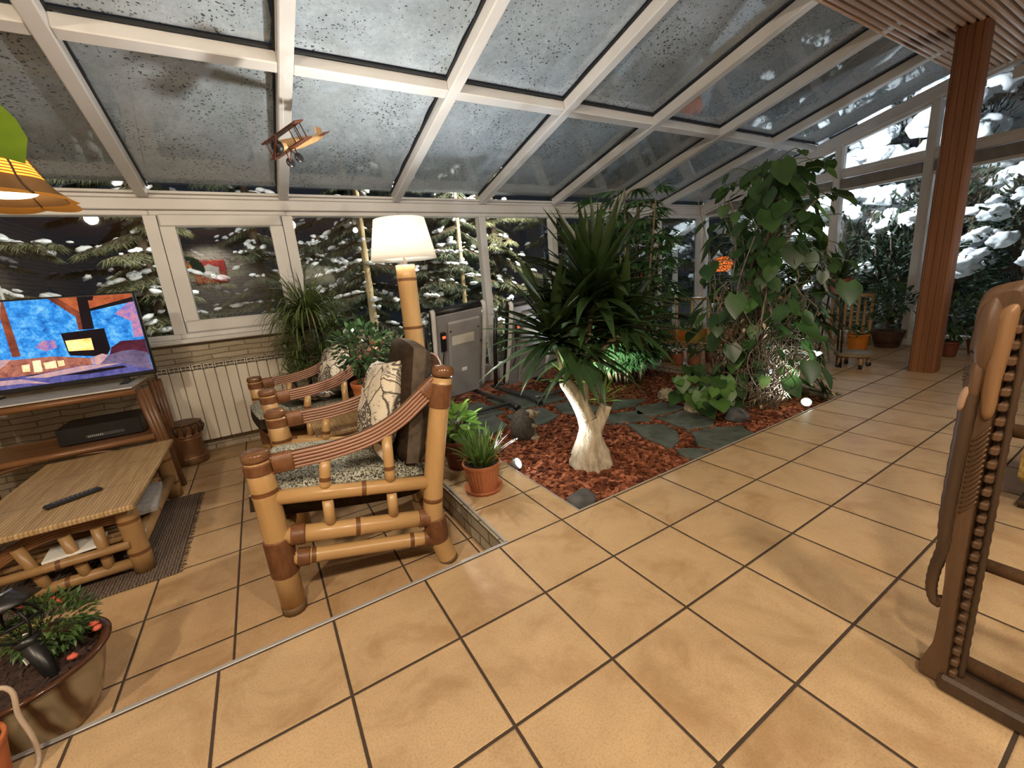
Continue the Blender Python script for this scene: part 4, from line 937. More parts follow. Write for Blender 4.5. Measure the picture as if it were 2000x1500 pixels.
rock('rock', ROCK, 'grey rock on the bark near the climbing plant', 'rock', (2.86, 0.30, -0.066), (0.10, 0.072, 0.058), 9, 'grey rocks in the bed')
for k, (x, y, lb) in enumerate(((2.95, 1.00, 'rough pale stone on the bark, the farther of two'), (2.82, 0.63, 'pale pitted stone on the bark beside the stepping slabs'))):
    b = MB(); b.blob((0, 0, 0.05), (0.078, 0.066, 0.062), 4, 0, 0.38, 4.0, 30 + k, flatbot=-0.75); solo('pale_stone', b, LIMESTONE, lb, 'stone', (x, y, -0.066), 'pale stones in the bed', 0.7 * k)
# hedgehog statue
t = thing('hedgehog_statue', 'grey stone hedgehog figure standing upright on the bark', 'garden figure', (1.495, 1.085, -0.062), -0.35)
b = MB(); vs, fs = ICO[4]
out = []
for p in vs:
    q = p.copy(); z = q[2]
    k = 1.0 + 0.05 * (abs(math.sin(p[0] * 30)) * abs(math.sin(p[1] * 33 + p[2] * 12)))
    out.append(vec(q[0] * 0.088 * (1.0 - 0.18 * z) * k - 0.012, q[1] * 0.082 * (1 - 0.2 * z) * k, 0.115 + max(z, -0.93) * 0.122 * k))
b.add(out, fs, 0, True); b.build('spiny_body', HEDGE_D, t)
b = MB(); b.blob((0.045, 0, 0.185), (0.05, 0.047, 0.042), 3, 0, 0.1); b.tube([(0.06, 0, 0.185), (0.095, 0, 0.187), (0.118, 0, 0.193)], [0.034, 0.022, 0.010], 12); b.blob((0.118, 0, 0.195), 0.012, 1); h = b.build('face', HEDGE_L, t)
for s in (-1, 1):
    b = MB(); b.blob((0.072, s * 0.028, 0.203), 0.007, 1); b.build('eye', BLACK, h)
    b = MB(); b.blob((0.025, s * 0.044, 0.212), (0.012, 0.008, 0.017), 2); b.build('ear', HEDGE_D, h)
    b = MB(); b.tube([(0.04, s * 0.055, 0.125), (0.075, s * 0.045, 0.105), (0.09, s * 0.015, 0.10)], [0.017, 0.016, 0.012], 9); b.build('paw', HEDGE_L, t)
    b = MB(); b.blob((0.068, s * 0.035, 0.016), (0.038, 0.024, 0.018), 2); b.build('foot', HEDGE_L, t)
b = MB(); b.blob((0.052, 0, 0.085), (0.034, 0.05, 0.065), 3, 0, 0.1); b.build('belly', HEDGE_L, t)
# garden spotlights
def bedspot(loc, aim, label):
    t = thing('garden_spotlight', label, 'spotlight', loc, 0, 'small round spotlights in the bed')
    d = nrm(np.asarray(aim, float) - np.asarray(loc, float)); u, w = perp(d); R = np.stack([u, w, d], 1)
    b = MB(); b.lathe([(0.0, -0.045), (0.024, -0.040), (0.036, -0.018), (0.038, 0.006), (0.034, 0.009), (0.031, 0.003), (0.0, 0.003)], 20, (0, 0, 0.055), R=R); b.build('housing', GREYMETAL, t)
    b = MB(); b.lathe([(0.0, 0.004), (0.029, 0.004), (0.029, 0.0055), (0.0, 0.0055)], 20, (0, 0, 0.055), R=R); b.build('lens', LED, t)
    b = MB(); b.tube([(0, 0, 0.02), (0, 0, -0.05)], 0.007, 8); b.build('stake', BLACKMET, t)
    return np.asarray(loc, float) + vec(0, 0, 0.055) + d * 0.03, d
SPA, SDA = bedspot((1.165, 0.655, -0.058), (1.62, 0.05, 0.35), 'small round garden spotlight aimed at the yucca trunk')
SPB, SDB = bedspot((3.44, 0.10, -0.058), (3.12, -0.1, 0.25), 'small round garden spotlight glowing at the foot of the climbing plant')

# ---------------------------------------------------------------- yucca
t = thing('yucca_tree', 'large yucca tree with a pale swollen forked trunk in the bark bed', 'plant', (1.575, 0.455, ZB), 0)
O = vec(1.575, 0.455, ZB)
b = MB()
def rough_tube(b, pts, rs, seg, amp, seed):
    vs = []; n = len(pts); u = None
    for i in range(n):
        d = nrm(np.asarray(pts[min(i + 1, n - 1)]) - np.asarray(pts[max(i - 1, 0)]))
        u = perp(d)[0] if u is None else nrm(u - d * (u @ d)); w = np.cross(d, u)
        for k in range(seg):
            a = 2 * PI * k / seg; dirv = math.cos(a) * u + math.sin(a) * w
            r = rs[i] * (1 + amp * mnoise.noise(Vector(dirv * 1.6) + Vector((0, 0, i * 0.25 + seed))) + amp * 0.5 * mnoise.noise(Vector(dirv * 5) + Vector((seed, 0, i * 0.7))))
            vs.append(np.asarray(pts[i], float) + dirv * r)
    fs = [(i * seg + k, i * seg + (k + 1) % seg, (i + 1) * seg + (k + 1) % seg, (i + 1) * seg + k) for i in range(n - 1) for k in range(seg)]
    b.add(vs, fs, 0, True); o = len(b.v) - len(vs)
    b.f.append(tuple(o + (n - 1) * seg + k for k in range(seg))); b.mi.append(1); b.sm.append(False)
P_ = smooth_path([(0, 0, -0.03), (0, 0, 0.03), (0.0, 0, 0.09), (0.004, 0, 0.16), (0.004, 0.0, 0.24), (-0.005, 0.005, 0.30)], 22)
rs = np.interp(np.linspace(0, 1, 23), [0, 0.18, 0.36, 0.55, 0.75, 1.0], [0.128, 0.130, 0.118, 0.088, 0.068, 0.060])
rough_tube(b, P_, list(rs), 40, 0.10, 2)
PL = smooth_path([(0.005, 0, 0.22), (-0.02, 0.01, 0.32), (-0.06, 0.035, 0.43), (-0.108, 0.06, 0.52), (-0.118, 0.066, 0.548)], 16)
rough_tube(b, PL, list(np.linspace(0.058, 0.034, 17)), 26, 0.08, 7)
rough_tube(b, smooth_path([(0.02, -0.01, 0.19), (0.055, -0.035, 0.28), (0.092, -0.058, 0.378)], 10), list(np.linspace(0.044, 0.036, 11)), 24, 0.05, 5)
b.tube([(0.0, 0.03, 0.31), (0.0, 0.03, 0.60), (0.03, 0.0, 0.85), (0.05, -0.03, 1.02)], [0.03, 0.024, 0.02, 0.018], 10, 0)
b.tube([(0.0, 0.03, 0.60), (0.1, -0.05, 0.74), (0.20, -0.12, 0.82)], [0.02, 0.018, 0.016], 8, 0); b.tube([(-0.06, 0.035, 0.44), (-0.12, 0.08, 0.62), (-0.14, 0.09, 0.74)], [0.028, 0.02, 0.018], 8, 0)
b.build('trunk', [YTRUNK, BAMBOO_END], t)
def rosette(b, c, n, L, w, seed, tilt=(0, 0, 1), el0=-0.5, el1=1.45, droop=0.55, m=0):
    r = random.Random(seed)
    for i in range(n):
        f = (i + 0.5) / n; el = el0 + (el1 - el0) * f ** 0.85 + r.uniform(-0.12, 0.12); az = i * 2.399 + r.uniform(-0.25, 0.25)
        d = vec(math.cos(el) * math.cos(az), math.cos(el) * math.sin(az), math.sin(el)) + np.asarray(tilt) * 0.12
        base = np.asarray(c) + vec(0, 0, 0.05 * (f - 0.5)) + nrm(d) * 0.015
        b.strap(base, d, vec(0, 0, 1) if abs(el) < 1.2 else vec(math.sin(az), -math.cos(az), 0.2), L * r.uniform(0.75, 1.12), w * r.uniform(0.85, 1.1), droop * r.uniform(0.4, 1.3) * max(0.15, math.cos(el)), 8, 0.22, m, curl=r.uniform(-0.2, 0.2))
b = MB()
rosette(b, (0.055, -0.03, 1.03), 78, 0.50, 0.064, 1, el0=-0.35)
rosette(b, (0.02, 0.03, 0.90), 44, 0.46, 0.062, 9, el0=-0.5, el1=0.9)
rosette(b, (-0.15, 0.09, 0.80), 52, 0.48, 0.060, 2, (-0.5, 0.2, 0.3), -0.6, 1.2)
rosette(b, (0.19, -0.11, 0.85), 42, 0.40, 0.058, 3, (0.6, -0.4, 0.3), -0.6, 1.2)
rosette(b, (0.0, 0.03, 0.69), 24, 0.40, 0.058, 4, (0, -0.4, -0.1), -0.75, 0.6, 0.8)
b.build('foliage', G_YUCCA, t)
b = MB(); rosette(b, (0.075, -0.045, 0.405), 16, 0.17, 0.018, 6, el0=-0.1); rosette(b, (-0.10, 0.05, 0.55), 16, 0.18, 0.020, 8, el0=-0.2); b.build('young_shoot', G_BRIGHT, t)

# ---------------------------------------------------------------- lady palm
def fan(b, base, d, n, L, w, seed, m=0):
    r = random.Random(seed); d = nrm(d); side = nrm(np.cross(d, vec(0, 0, 1)) + 1e-6); up = np.cross(side, d)
    for k in range(n):
        a = (k / (n - 1) - 0.5) * 2.7; dd = d * math.cos(a) + side * math.sin(a) + up * r.uniform(-0.15, 0.15)
        b.leaf(base, dd, up, L * (1 - 0.22 * abs(a) / 1.35) * r.uniform(0.85, 1.1), w, 'lance', m, droop=r.uniform(0.5, 1.1), fold=0.15)
t = thing('lady_palm', 'tall bushy palm with many narrow leaves behind the yucca', 'plant', (3.20, 1.70, ZB), 0)
b = MB(); f = MB(); rp = random.Random(5); kf = 0
for i in range(24):
    a = rp.uniform(0, 6.28); rr_ = rp.uniform(0.02, 0.2); top = [1.86, 1.75, 1.6, 1.8, 1.45, 1.7, 1.82, 1.65][i] if i < 8 else rp.uniform(0.45, 1.5)
    x0, y0 = rr_ * math.cos(a), rr_ * math.sin(a); x1, y1 = x0 * 2.2, y0 * 2.2
    b.tube([(x0, y0, -0.02), ((x0 + x1) / 2, (y0 + y1) / 2, top * 0.5), (x1, y1, top)], [0.011, 0.010, 0.008], 7)
    for z in np.arange(0.24, top + 0.01, 0.12):
        for q in range(2):
            az = rp.uniform(0, 6.28); el = rp.uniform(0.0, 0.7); tt = z / top
            p0 = vec(x0 + (x1 - x0) * tt, y0 + (y1 - y0) * tt, z); d = vec(math.cos(az) * math.cos(el), math.sin(az) * math.cos(el), math.sin(el)); pl = rp.uniform(0.10, 0.24)
            b.tube([p0, p0 + d * pl], 0.003, 4, 0, cap=False); fan(f, p0 + d * pl, d + vec(0, 0, -0.2), 8, rp.uniform(0.20, 0.29), 0.036, kf); kf += 1
b.build('cane', plain('green_cane', (0.16, 0.12, 0.06), 0.6), t); f.build('foliage', G_PALM, t)

# ---------------------------------------------------------------- climbing plant on its pole
t = thing('climbing_plant', 'tall climbing plant with large lobed leaves and a tangle of dry stems', 'plant', (3.28, 0.42, ZB), 0)
b = MB(); b.tube([(0, 0, -0.03), (0.01, -0.02, 0.8), (0.03, -0.05, 1.62)], 0.038, 12); b.tube([(-0.12, 0.1, -0.03), (-0.1, 0.05, 0.7), (-0.05, 0.0, 1.35)], 0.02, 9); b.build('moss_pole', DARKTRUNK, t)
v = MB(); rc = random.Random(12)
for i in range(150):
    a = rc.uniform(0, 6.28); r0 = rc.uniform(0.02, 0.22); h = rc.uniform(0.25, 1.0) if i % 4 else rc.uniform(0.9, 1.7)
    p = vec(r0 * math.cos(a), 0.8 * r0 * math.sin(a), -0.01); pts = [p]
    for s in range(6):
        k = (s + 1) / 6; sp = 0.30 + 0.12 * math.sin(k * 3)
        pts.append(vec(rc.gauss(p[0] * (1 + 1.1 * k), 0.055), rc.gauss(p[1] * (1 + 1.1 * k), 0.055), h * k + rc.uniform(-0.04, 0.04)))
    v.tube(smooth_path(pts, 14), rc.uniform(0.0022, 0.006), 5, 0, cap=False)
v.build('stems', VINE, t)
f = MB(); g = MB(); st = MB()
def heart(b, c, out, size, seed, m=0):
    r = random.Random(seed); out = nrm(out)
    d = nrm(out * 0.55 + vec(0, 0, -0.85 + r.uniform(-0.3, 0.5)) + vec(r.uniform(-0.3, 0.3), r.uniform(-0.3, 0.3), 0))
    up = nrm(out + vec(0, 0, 0.5)); b.leaf(c, d, up, size, size * r.uniform(0.78, 0.98), 'heart', m, 0.25, 0.10 * r.choice((1, 1, -0.5)))
seed = 0
for i in range(330):
    z = 0.26 + 1.54 * ((i + 0.5) / 330) ** 0.88; a = i * 2.399 + rc.uniform(-0.4, 0.4)
    rad = rc.uniform(0.10, 0.46) * (0.78 + 0.40 * math.sin(PI * min(1, z / 1.75)))
    o_ = vec(math.cos(a), math.sin(a), 0); c = o_ * vec(rad * 1.1, rad, 0) + vec(0.02 + 0.04 * z * 0.4, -0.03 * z, z)
    heart(f if rc.random() < 0.95 else g, c, o_ + vec(rc.gauss(0, .45), rc.gauss(0, .45), rc.gauss(0, .35)), rc.uniform(0.06, 0.135) if rc.random() < 0.85 else 0.17, seed); seed += 1
    st.tube(smooth_path([vec(0.02, -0.02, max(0.02, z - rc.uniform(0.15, 0.4))), vec(c[0] * 0.35, c[1] * 0.35, z - 0.02), vec(c[0] * 0.8, c[1] * 0.8, z + 0.03), c], 8), 0.0028, 5, 0, cap=False)
for i in range(34):      # low fresh leaves to the left of the pole
    c = vec(rc.uniform(-0.62, -0.22), rc.uniform(-0.1, 0.35), rc.uniform(0.10, 0.36)); heart(g if i % 3 else f, c, vec(-0.6, -0.7, 0.5), rc.uniform(0.09, 0.16), seed); seed += 1
    st.tube([vec(rc.uniform(-0.25, -0.1), 0.05, 0.0), c * 0.6 + vec(-0.05, 0, 0.06), c], 0.004, 5, 0, cap=False)
for i in range(150):      # dark trailing leaves on the right
    c = vec(rc.uniform(0.14, 0.54), rc.uniform(-0.36, -0.02), rc.uniform(0.04, 1.20)); heart(f, c, vec(0.5, -0.7, 0.2), rc.uniform(0.08, 0.15), seed); seed += 1
f.build('foliage', G_MON, t); g.build('young_foliage', G_MONL, t); st.build('leaf_stalk', green('leaf_stalk_green', (0.03, 0.05, 0.015), (0.07, 0.10, 0.03)), t)
d_ = MB()
for i in range(120):
    c = vec(rc.gauss(0, 0.22), rc.gauss(0, 0.16), rc.uniform(0.02, 0.75)); d_.leaf(c, vec(rc.uniform(-1, 1), rc.uniform(-1, 1), rc.uniform(-1, 0.4)), vec(0.2, 0.1, 1), rc.uniform(0.03, 0.065), 0.02, 'lance', 0, 0.8)
o = d_.build('dry_leaf', plain('dry_leaf', (0.42, 0.32, 0.19), 0.8, var=0.3), t); o['kind'] = 'stuff'

# ---------------------------------------------------------------- potted plants
def pot(t, rt_, rb_, h, mat, seg=28, rim=True, saucer=False, ribs=0, z0=0.0, soil=True):
    b = MB()
    if saucer:
        s = MB(); s.lathe([(0.0, 0.0), (rb_ * 1.25, 0.0), (rb_ * 1.42, 0.018), (rb_ * 1.46, 0.026), (rb_ * 1.36, 0.024), (rb_ * 1.2, 0.008), (0.0, 0.008)], seg); s.build('saucer', mat, t); z0 += 0.009
    n = seg if not ribs else ribs * 4
    pr = [(0.0, 0.0), (rb_, 0.0)]
    pr += [(rb_ + (rt_ - rb_) * k / 6, h * 0.86 * k / 6) for k in range(1, 7)]
    k0 = rb_ + (rt_ - rb_) * 0.9
    pr += [(k0 * 1.05, h * 0.87), (rt_ * 1.06, h * 0.985), (rt_ * 1.04, h), (rt_ * 0.96, h), (rt_ * 0.93, h * 0.9)] if rim else [(rt_, h), (rt_ * 0.95, h), (rt_ * 0.93, h * 0.9)]
    vs = []; np_ = len(pr)
    for i, (r, z) in enumerate(pr):
        for k in range(n):
            a = 2 * PI * k / n; rr2 = r * (1 - (0.022 if (ribs and 2 <= i <= 6 and k % 4 in (0, 1)) else 0)); vs.append((rr2 * math.cos(a), rr2 * math.sin(a), z0 + z))
    b.add(vs, [(i * n + k, i * n + (k + 1) % n, (i + 1) * n + (k + 1) % n, (i + 1) * n + k) for i in range(np_ - 1) for k in range(n)], 0, not ribs)
    b.build('pot', mat, t)
    if soil:
        s = MB(); s.lathe([(0.0, z0 + h * 0.91), (rt_ * 0.5, z0 + h * 0.92), (rt_ * 0.935, z0 + h * 0.9)], seg); s.build('soil', SOIL, t)
    return z0 + h * 0.9
def tuft(b, c, n, L, w, seed, spread=0.5, droop=0.5, rad=0.04, lo=0.2):
    r = random.Random(seed)
    for i in range(n):
        az = r.uniform(0, 6.28); el = r.uniform(lo, 1.5); p = np.asarray(c, float) + vec(rad * r.uniform(0, 1) * math.cos(az), rad * r.uniform(0, 1) * math.sin(az), 0)
        b.strap(p, vec(math.cos(az) * math.cos(el) * spread * 2, math.sin(az) * math.cos(el) * spread * 2, math.sin(el)), vec(0.1, 0.05, 1) if el < 1.3 else vec(1, 0, 0.2), L * r.uniform(0.6, 1.1), w, droop * r.uniform(0.3, 1.4), 6, 0.2)
def bushy(b, c, R3, n, L, w, seed, shape='ov', drp=0.3):
    r = random.Random(seed)
    for i in range(n):
        v3 = vec(r.gauss(0, 1), r.gauss(0, 1), r.gauss(0, 1)); v3 = nrm(v3) * r.uniform(0.35, 1.0) ** 0.6
        p = np.asarray(c) + v3 * np.asarray(R3); d = nrm(v3 + vec(r.uniform(-.6, .6), r.uniform(-.6, .6), r.uniform(-.3, .6)))
        b.leaf(p, d, nrm(vec(r.uniform(-.4, .4), r.uniform(-.4, .4), 1)), L * r.uniform(0.7, 1.2), w * r.uniform(0.8, 1.2), shape, 0, drp, 0.12)
t = thing('potted_plant', 'ribbed clay pot with saucer and grassy leaves on the tiles by the bark bed', 'plant', (0.848, 0.492, 0.0), 0.3)
z = pot(t, 0.098, 0.072, 0.155, TERRA_R, ribs=30, saucer=True); b = MB(); tuft(b, (0, 0, z), 120, 0.22, 0.013, 3, 0.42, 0.5, 0.06, 0.55); b.build('foliage', G_GRASS, t)
t = thing('potted_plant', 'dark red pot with bright leafy plant, half hidden behind the armchair post', 'plant', (0.880, 0.860, 0.0), 0)
z = pot(t, 0.098, 0.078, 0.185, TERRA_D); b = MB(); bushy(b, (0, 0, z + 0.11), (0.11, 0.11, 0.12), 90, 0.075, 0.045, 4); b.build('foliage', G_BRIGHT, t)
b = MB()
for a in range(7): b.tube([(0, 0, z), (0.05 * math.cos(a), 0.05 * math.sin(a), z + 0.14)], 0.004, 5)
b.build('stem', VINE, t)
t = thing('potted_plant', 'orange clay pot with a small glossy-leaved tree on the side table', 'plant', (0.515, 1.315, 0.3185), 0)
z = pot(t, 0.118, 0.088, 0.225, TERRA); b = MB(); b.tube([(0.0, 0, z), (0.01, 0, z + 0.10), (-0.01, 0.01, z + 0.25)], [0.03, 0.022, 0.015], 10)
for a in range(9): b.tube([(0, 0, z + 0.08 + 0.01 * a), (0.10 * math.cos(a * 2.4), 0.10 * math.sin(a * 2.4), z + 0.22)], 0.005, 5)
b.build('stem', DARKTRUNK, t)
b = MB(); bushy(b, (-0.01, 0, z + 0.235), (0.185, 0.175, 0.15), 420, 0.050, 0.026, 6); bushy(b, (0.02, 0.0, z + 0.09), (0.12, 0.12, 0.07), 60, 0.05, 0.028, 16); b.build('foliage', G_GLOSS, t)
# spider plant on a tall stand, second pot hanging below
t = thing('plant_stand', 'tall dark iron plant stand beside the radiator', 'plant stand', (0.345, 2.62, ZL), 0.4)
b = MB()
for s in range(4):
    a = s * PI / 2 + 0.4; b = MB(); b.tube([(0.13 * math.cos(a), 0.13 * math.sin(a), 0.0), (0.10 * math.cos(a), 0.10 * math.sin(a), 1.0)], 0.009, 8); b.build('leg', BLACKMET, t)
for z0_ in (0.60, 0.985):
    b = MB(); b.lathe([(0.0, z0_), (0.125, z0_), (0.125, z0_ + 0.014), (0.0, z0_ + 0.014)], 24); b.build('shelf', BLACKMET, t)
t = thing('spider_plant', 'spider plant with arching thin leaves on top of the tall stand', 'plant', (0.345, 2.62, ZL + 1.0), 0)
z = pot(t, 0.095, 0.07, 0.13, DARKPOT); b = MB(); tuft(b, (0, 0, z), 270, 0.50, 0.015, 11, 0.6, 2.2, 0.05, 0.35); b.build('foliage', G_SPIDER, t)
t = thing('spider_plant', 'trailing plant with hanging tufts on the lower shelf of the tall stand', 'plant', (0.345, 2.62, ZL + 0.615), 0)
z = pot(t, 0.10, 0.075, 0.14, DARKPOT); b = MB(); rs_ = random.Random(4)
for i in range(52):
    a = rs_.uniform(0, 6.28); rr_ = rs_.uniform(0.10, 0.25); tuft(b, (rr_ * math.cos(a), rr_ * math.sin(a), z + rs_.uniform(-0.16, 0.30)), 22, 0.20, 0.013, 50 + i, 0.6, 1.6, 0.02, 0.0)
b.build('foliage', G_SPIDER, t)
t = thing('potted_plant', 'large dark brown pot with leafy shrub behind the armchairs', 'plant', (0.64, 2.34, ZL), 0)
z = pot(t, 0.15, 0.11, 0.80, DARKPOT); b = MB(); bushy(b, (0.02, 0, z + 0.16), (0.17, 0.17, 0.16), 220, 0.06, 0.035, 9); b.build('foliage', G_GLOSS, t)
b = MB(); b.tube([(0, 0, z), (0.03, 0, z + 0.3)], 0.012, 7); b.tube([(0, 0, z), (-0.06, 0.05, z + 0.25)], 0.008, 7); b.build('stem', DARKTRUNK, t)
t = thing('potted_plant', 'variegated leafy plant at the foot of the bamboo lamp behind the near armchair', 'plant', (0.87, 2.02, 0.0), 0)
z = pot(t, 0.12, 0.09, 0.20, DARKPOT); b = MB(); bushy(b, (-0.02, 0, z + 0.33), (0.18, 0.18, 0.24), 240, 0.06, 0.034, 19); b.build('foliage', green('variegated_leaf', (0.06, 0.11, 0.04), (0.36, 0.38, 0.20), 0.35, 0.1, 30), t)
b = MB(); b.tube([(0, 0, z), (0.0, 0, z + 0.3)], 0.01, 7); b.build('stem', DARKTRUNK, t)
# pots on the ledge
LP = [(4.02, 1.715, 0.070, 0.135, 'left of two terracotta pots in front of the railing, seedlings inside'), (4.14, 1.585, 0.078, 0.135, 'right-hand terracotta pot with seedlings in front of the railing'),
      (4.06, 1.90, 0.066, 0.12, 'dark terracotta pot left of the two front pots on the ledge'), (4.10, 2.10, 0.066, 0.12, 'terracotta pot farthest left on the ledge under the palm leaves'), (4.33, 1.50, 0.066, 0.12, 'terracotta pot farthest right on the ledge by the railing')]
for k, (x, y, r_, h_, lb) in enumerate(LP):
    t = thing('terracotta_pot', lb, 'plant', (x, y, 0), 0, 'terracotta pots on the ledge')
    z = pot(t, r_, r_ * 0.86, h_, TERRA_R if k < 2 else TERRA_D, rim=False); b = MB(); bushy(b, (0, 0, z + 0.05), (0.07, 0.07, 0.05), 70, 0.04, 0.022, 60 + k); b.build('foliage', G_GLOSS, t)
# ---------------------------------------------------------------- outdoors
b = MB(); n = 60; vs = []
for j in range(n + 1):
    for i in range(n + 1):
        x = -9 + 30 * i / n; y = -12 + 32 * j / n
        ins = XL - 0.6 < x < GX + 0.6 and YB - 0.6 < y < WY + 0.6
        vs.append((x, y, -0.42 + (0.10 * mnoise.noise(Vector((x, y, 0)) * 0.6) + 0.06 * mnoise.noise(Vector((x, y, 3)) * 2) if not ins else -0.1)))
b.add(vs, [(j * (n + 1) + i, j * (n + 1) + i + 1, (j + 1) * (n + 1) + i + 1, (j + 1) * (n + 1) + i) for j in range(n) for i in range(n)], 0, True)
struct('ground', b, SNOW, 'snow-covered garden ground')
GZ = -0.42
def twig(b, p, d, L, n, w, r, m=0, hang=0.9):
    """spruce twig: short needle blades on both sides of a thin stem"""
    d = nrm(d); s = nrm(np.cross(d, vec(0, 0, 1)) + 1e-5); q = np.asarray(p, float)
    b.tube([q, q + d * L], 0.004, 3, 1, cap=False)
    for i in range(n):
        t = (i + 0.5) / n; sg = 1 if i % 2 else -1
        dd = nrm(d * 0.55 + s * sg * r.uniform(0.3, 0.9) + vec(0, 0, -hang * r.uniform(0.2, 1.0))); l = r.uniform(0.06, 0.13); c = q + d * L * t; sd = nrm(np.cross(dd, vec(r.uniform(-1, 1), r.uniform(-1, 1), 0.5))) * w
        b.add([c - sd, c + sd, c + dd * l], [(0, 1, 2)], m)
def spruce(label, x, y, h, r0, z0, nb, seed, needles, snow_amt, trunk_r, trunk_mat, lean=(0, 0), clear=False, cat='tree', group='snowy spruces outside the windows'):
    r = random.Random(seed); t = thing('spruce_tree', label, cat, (x, y, GZ), 0, group)
    b = MB(); b.tube([(0, 0, -0.05), (lean[0] * 0.5, lean[1] * 0.5, h * 0.5), (lean[0], lean[1], h)], [trunk_r, trunk_r * 0.85, trunk_r * 0.6], 14)
    for i in range(26):
        z = h * (i + 0.5) / 26; a = r.uniform(0, 6.28); p = vec(lean[0] * z / h, lean[1] * z / h, z); d = vec(math.cos(a), math.sin(a), r.uniform(-.2, .4)); b.tube([p + d * trunk_r * 0.7, p + d * (trunk_r + 0.04)], 0.006, 5)
    b.build('trunk', trunk_mat, t)
    f = MB(); s = MB()
    for i in range(nb):
        z = z0 + (h - z0) * ((i + r.random()) / nb); a = i * 2.399 + r.uniform(-0.4, 0.4); L = r0 * (1.05 - 0.45 * z / h) * r.uniform(0.7, 1.15)
        p = vec(lean[0] * z / h, lean[1] * z / h, z); d = vec(math.cos(a), math.sin(a), r.uniform(-0.25, 0.15)); pts = [p]
        if clear and d[1] < 0.15: d[1] = abs(d[1]) * 0.6 + 0.15; L *= 0.9
        q = p.copy(); dd = d.copy()
        for k in range(6):
            dd = nrm(dd + vec(r.uniform(-.12, .12), r.uniform(-.12, .12), -0.10 + 0.03 * k)); q = q + dd * L / 6; pts.append(q.copy())
        f.tube(pts, [0.014 - 0.0019 * k for k in range(7)], 5, 1, cap=False)
        for k in range(1, 7):
            for sg in (-1, 1):
                sd = nrm(np.cross(nrm(pts[k] - pts[k - 1]), vec(0, 0, 1))) * sg
                for rep in range(4):
                    twig(f, lerp(pts[k - 1], pts[k], r.random()), sd * 0.8 + nrm(pts[k] - pts[k - 1]) * 0.7 + vec(0, 0, -0.35), r.uniform(0.14, 0.30) * (1.15 - k / 9), 26, 0.0045, r)
            for q_ in range(5):
                if r.random() < snow_amt * 0.7:
                    c = lerp(pts[k - 1], pts[k], r.random()) + vec(r.gauss(0, .07), r.gauss(0, .07), 0.012); sz = r.uniform(0.25, 0.9)
                    dv = nrm(pts[k] - pts[k - 1]); an = math.atan2(dv[1], dv[0]) + r.uniform(-.5, .5); s.blob(c, (0.085 * sz, 0.05 * sz, 0.036 * sz), 2, 0, 0.55, 2.4, i * 7 + k + q_ * 3, R=rotz(an) @ eul(0, math.asin(-dv[2]), 0))
    f.build('branches', [needles, DARKTRUNK], t)
    if s.v: s.build('snow_load', SNOW, t)['kind'] = 'stuff'
    return t
SP = [('snow-laden spruce outside the leftmost window, behind the television', -2.5, 4.85, 3.6, 1.1, 0.3, 44, 1, G_FIR2, 0.75, 0.06, DARKTRUNK, (0, 0)),
      ('olive spruce with snow clumps outside, left of the opening window', -1.05, 5.1, 3.8, 0.95, 0.2, 42, 2, G_FIR2, 0.55, 0.06, DARKTRUNK, (0.1, 0)),
      ('dark spruce dimly seen through the opening window', 0.15, 5.75, 3.8, 0.95, 0.2, 34, 3, G_FIR, 0.35, 0.06, DARKTRUNK, (0, 0)),
      ('tan-barked spruce trunk standing just outside, left of the lit lamp shade', 1.255, 4.30, 3.4, 0.75, 1.1, 26, 4, G_FIR, 0.45, 0.052, TANTRUNK, (0.06, 0), True),
      ('tan-barked spruce trunk outside, right of the lit lamp shade above the left treadmill', 2.60, 4.30, 3.4, 0.85, 0.9, 30, 5, G_FIR, 0.35, 0.036, TANTRUNK, (0.04, 0), True),
      ('slim young spruce outside between the two tan trunks', 2.13, 4.40, 2.2, 0.75, 0.3, 26, 6, G_FIR, 0.5, 0.014, TANTRUNK, (-0.02, 0)),
      ('spruce outside behind the right treadmill, drooping branches', 3.45, 4.75, 3.4, 0.95, 0.3, 36, 7, G_FIR2, 0.3, 0.05, DARKTRUNK, (0, 0)),
      ('spruce outside behind the palm', 5.35, 5.5, 3.8, 1.1, 0.2, 36, 8, G_FIR, 0.35, 0.06, DARKTRUNK, (0, 0)),
      ('spruce outside the corner post of the conservatory', 7.4, 4.9, 3.8, 1.3, 0.2, 40, 9, G_FIR, 0.15, 0.06, DARKTRUNK, (0, 0)),
      ('snowy spruce low outside behind the far armchair', 0.95, 5.6, 2.4, 1.0, 0.1, 30, 10, G_FIR, 0.8, 0.05, DARKTRUNK, (0, 0))]
for k_, (bx, by, lb) in enumerate(((-3.6, 7.0, 'large spruce in the dark behind the leftmost snowy spruce'), (-1.4, 7.4, 'large spruce in the dark between the two snowy spruces on the left'), (2.0, 7.2, 'large spruce in the dark behind the tan trunks'), (4.1, 7.4, 'large spruce in the dark behind the palm and right treadmill'))):
    SP.append((lb, bx, by, 4.8, 1.5, 0.2, 40, 20 + k_, G_FIR2 if k_ % 2 else G_FIR, 0.5, 0.09, DARKTRUNK, (0, 0)))
for a in SP: spruce(*a)
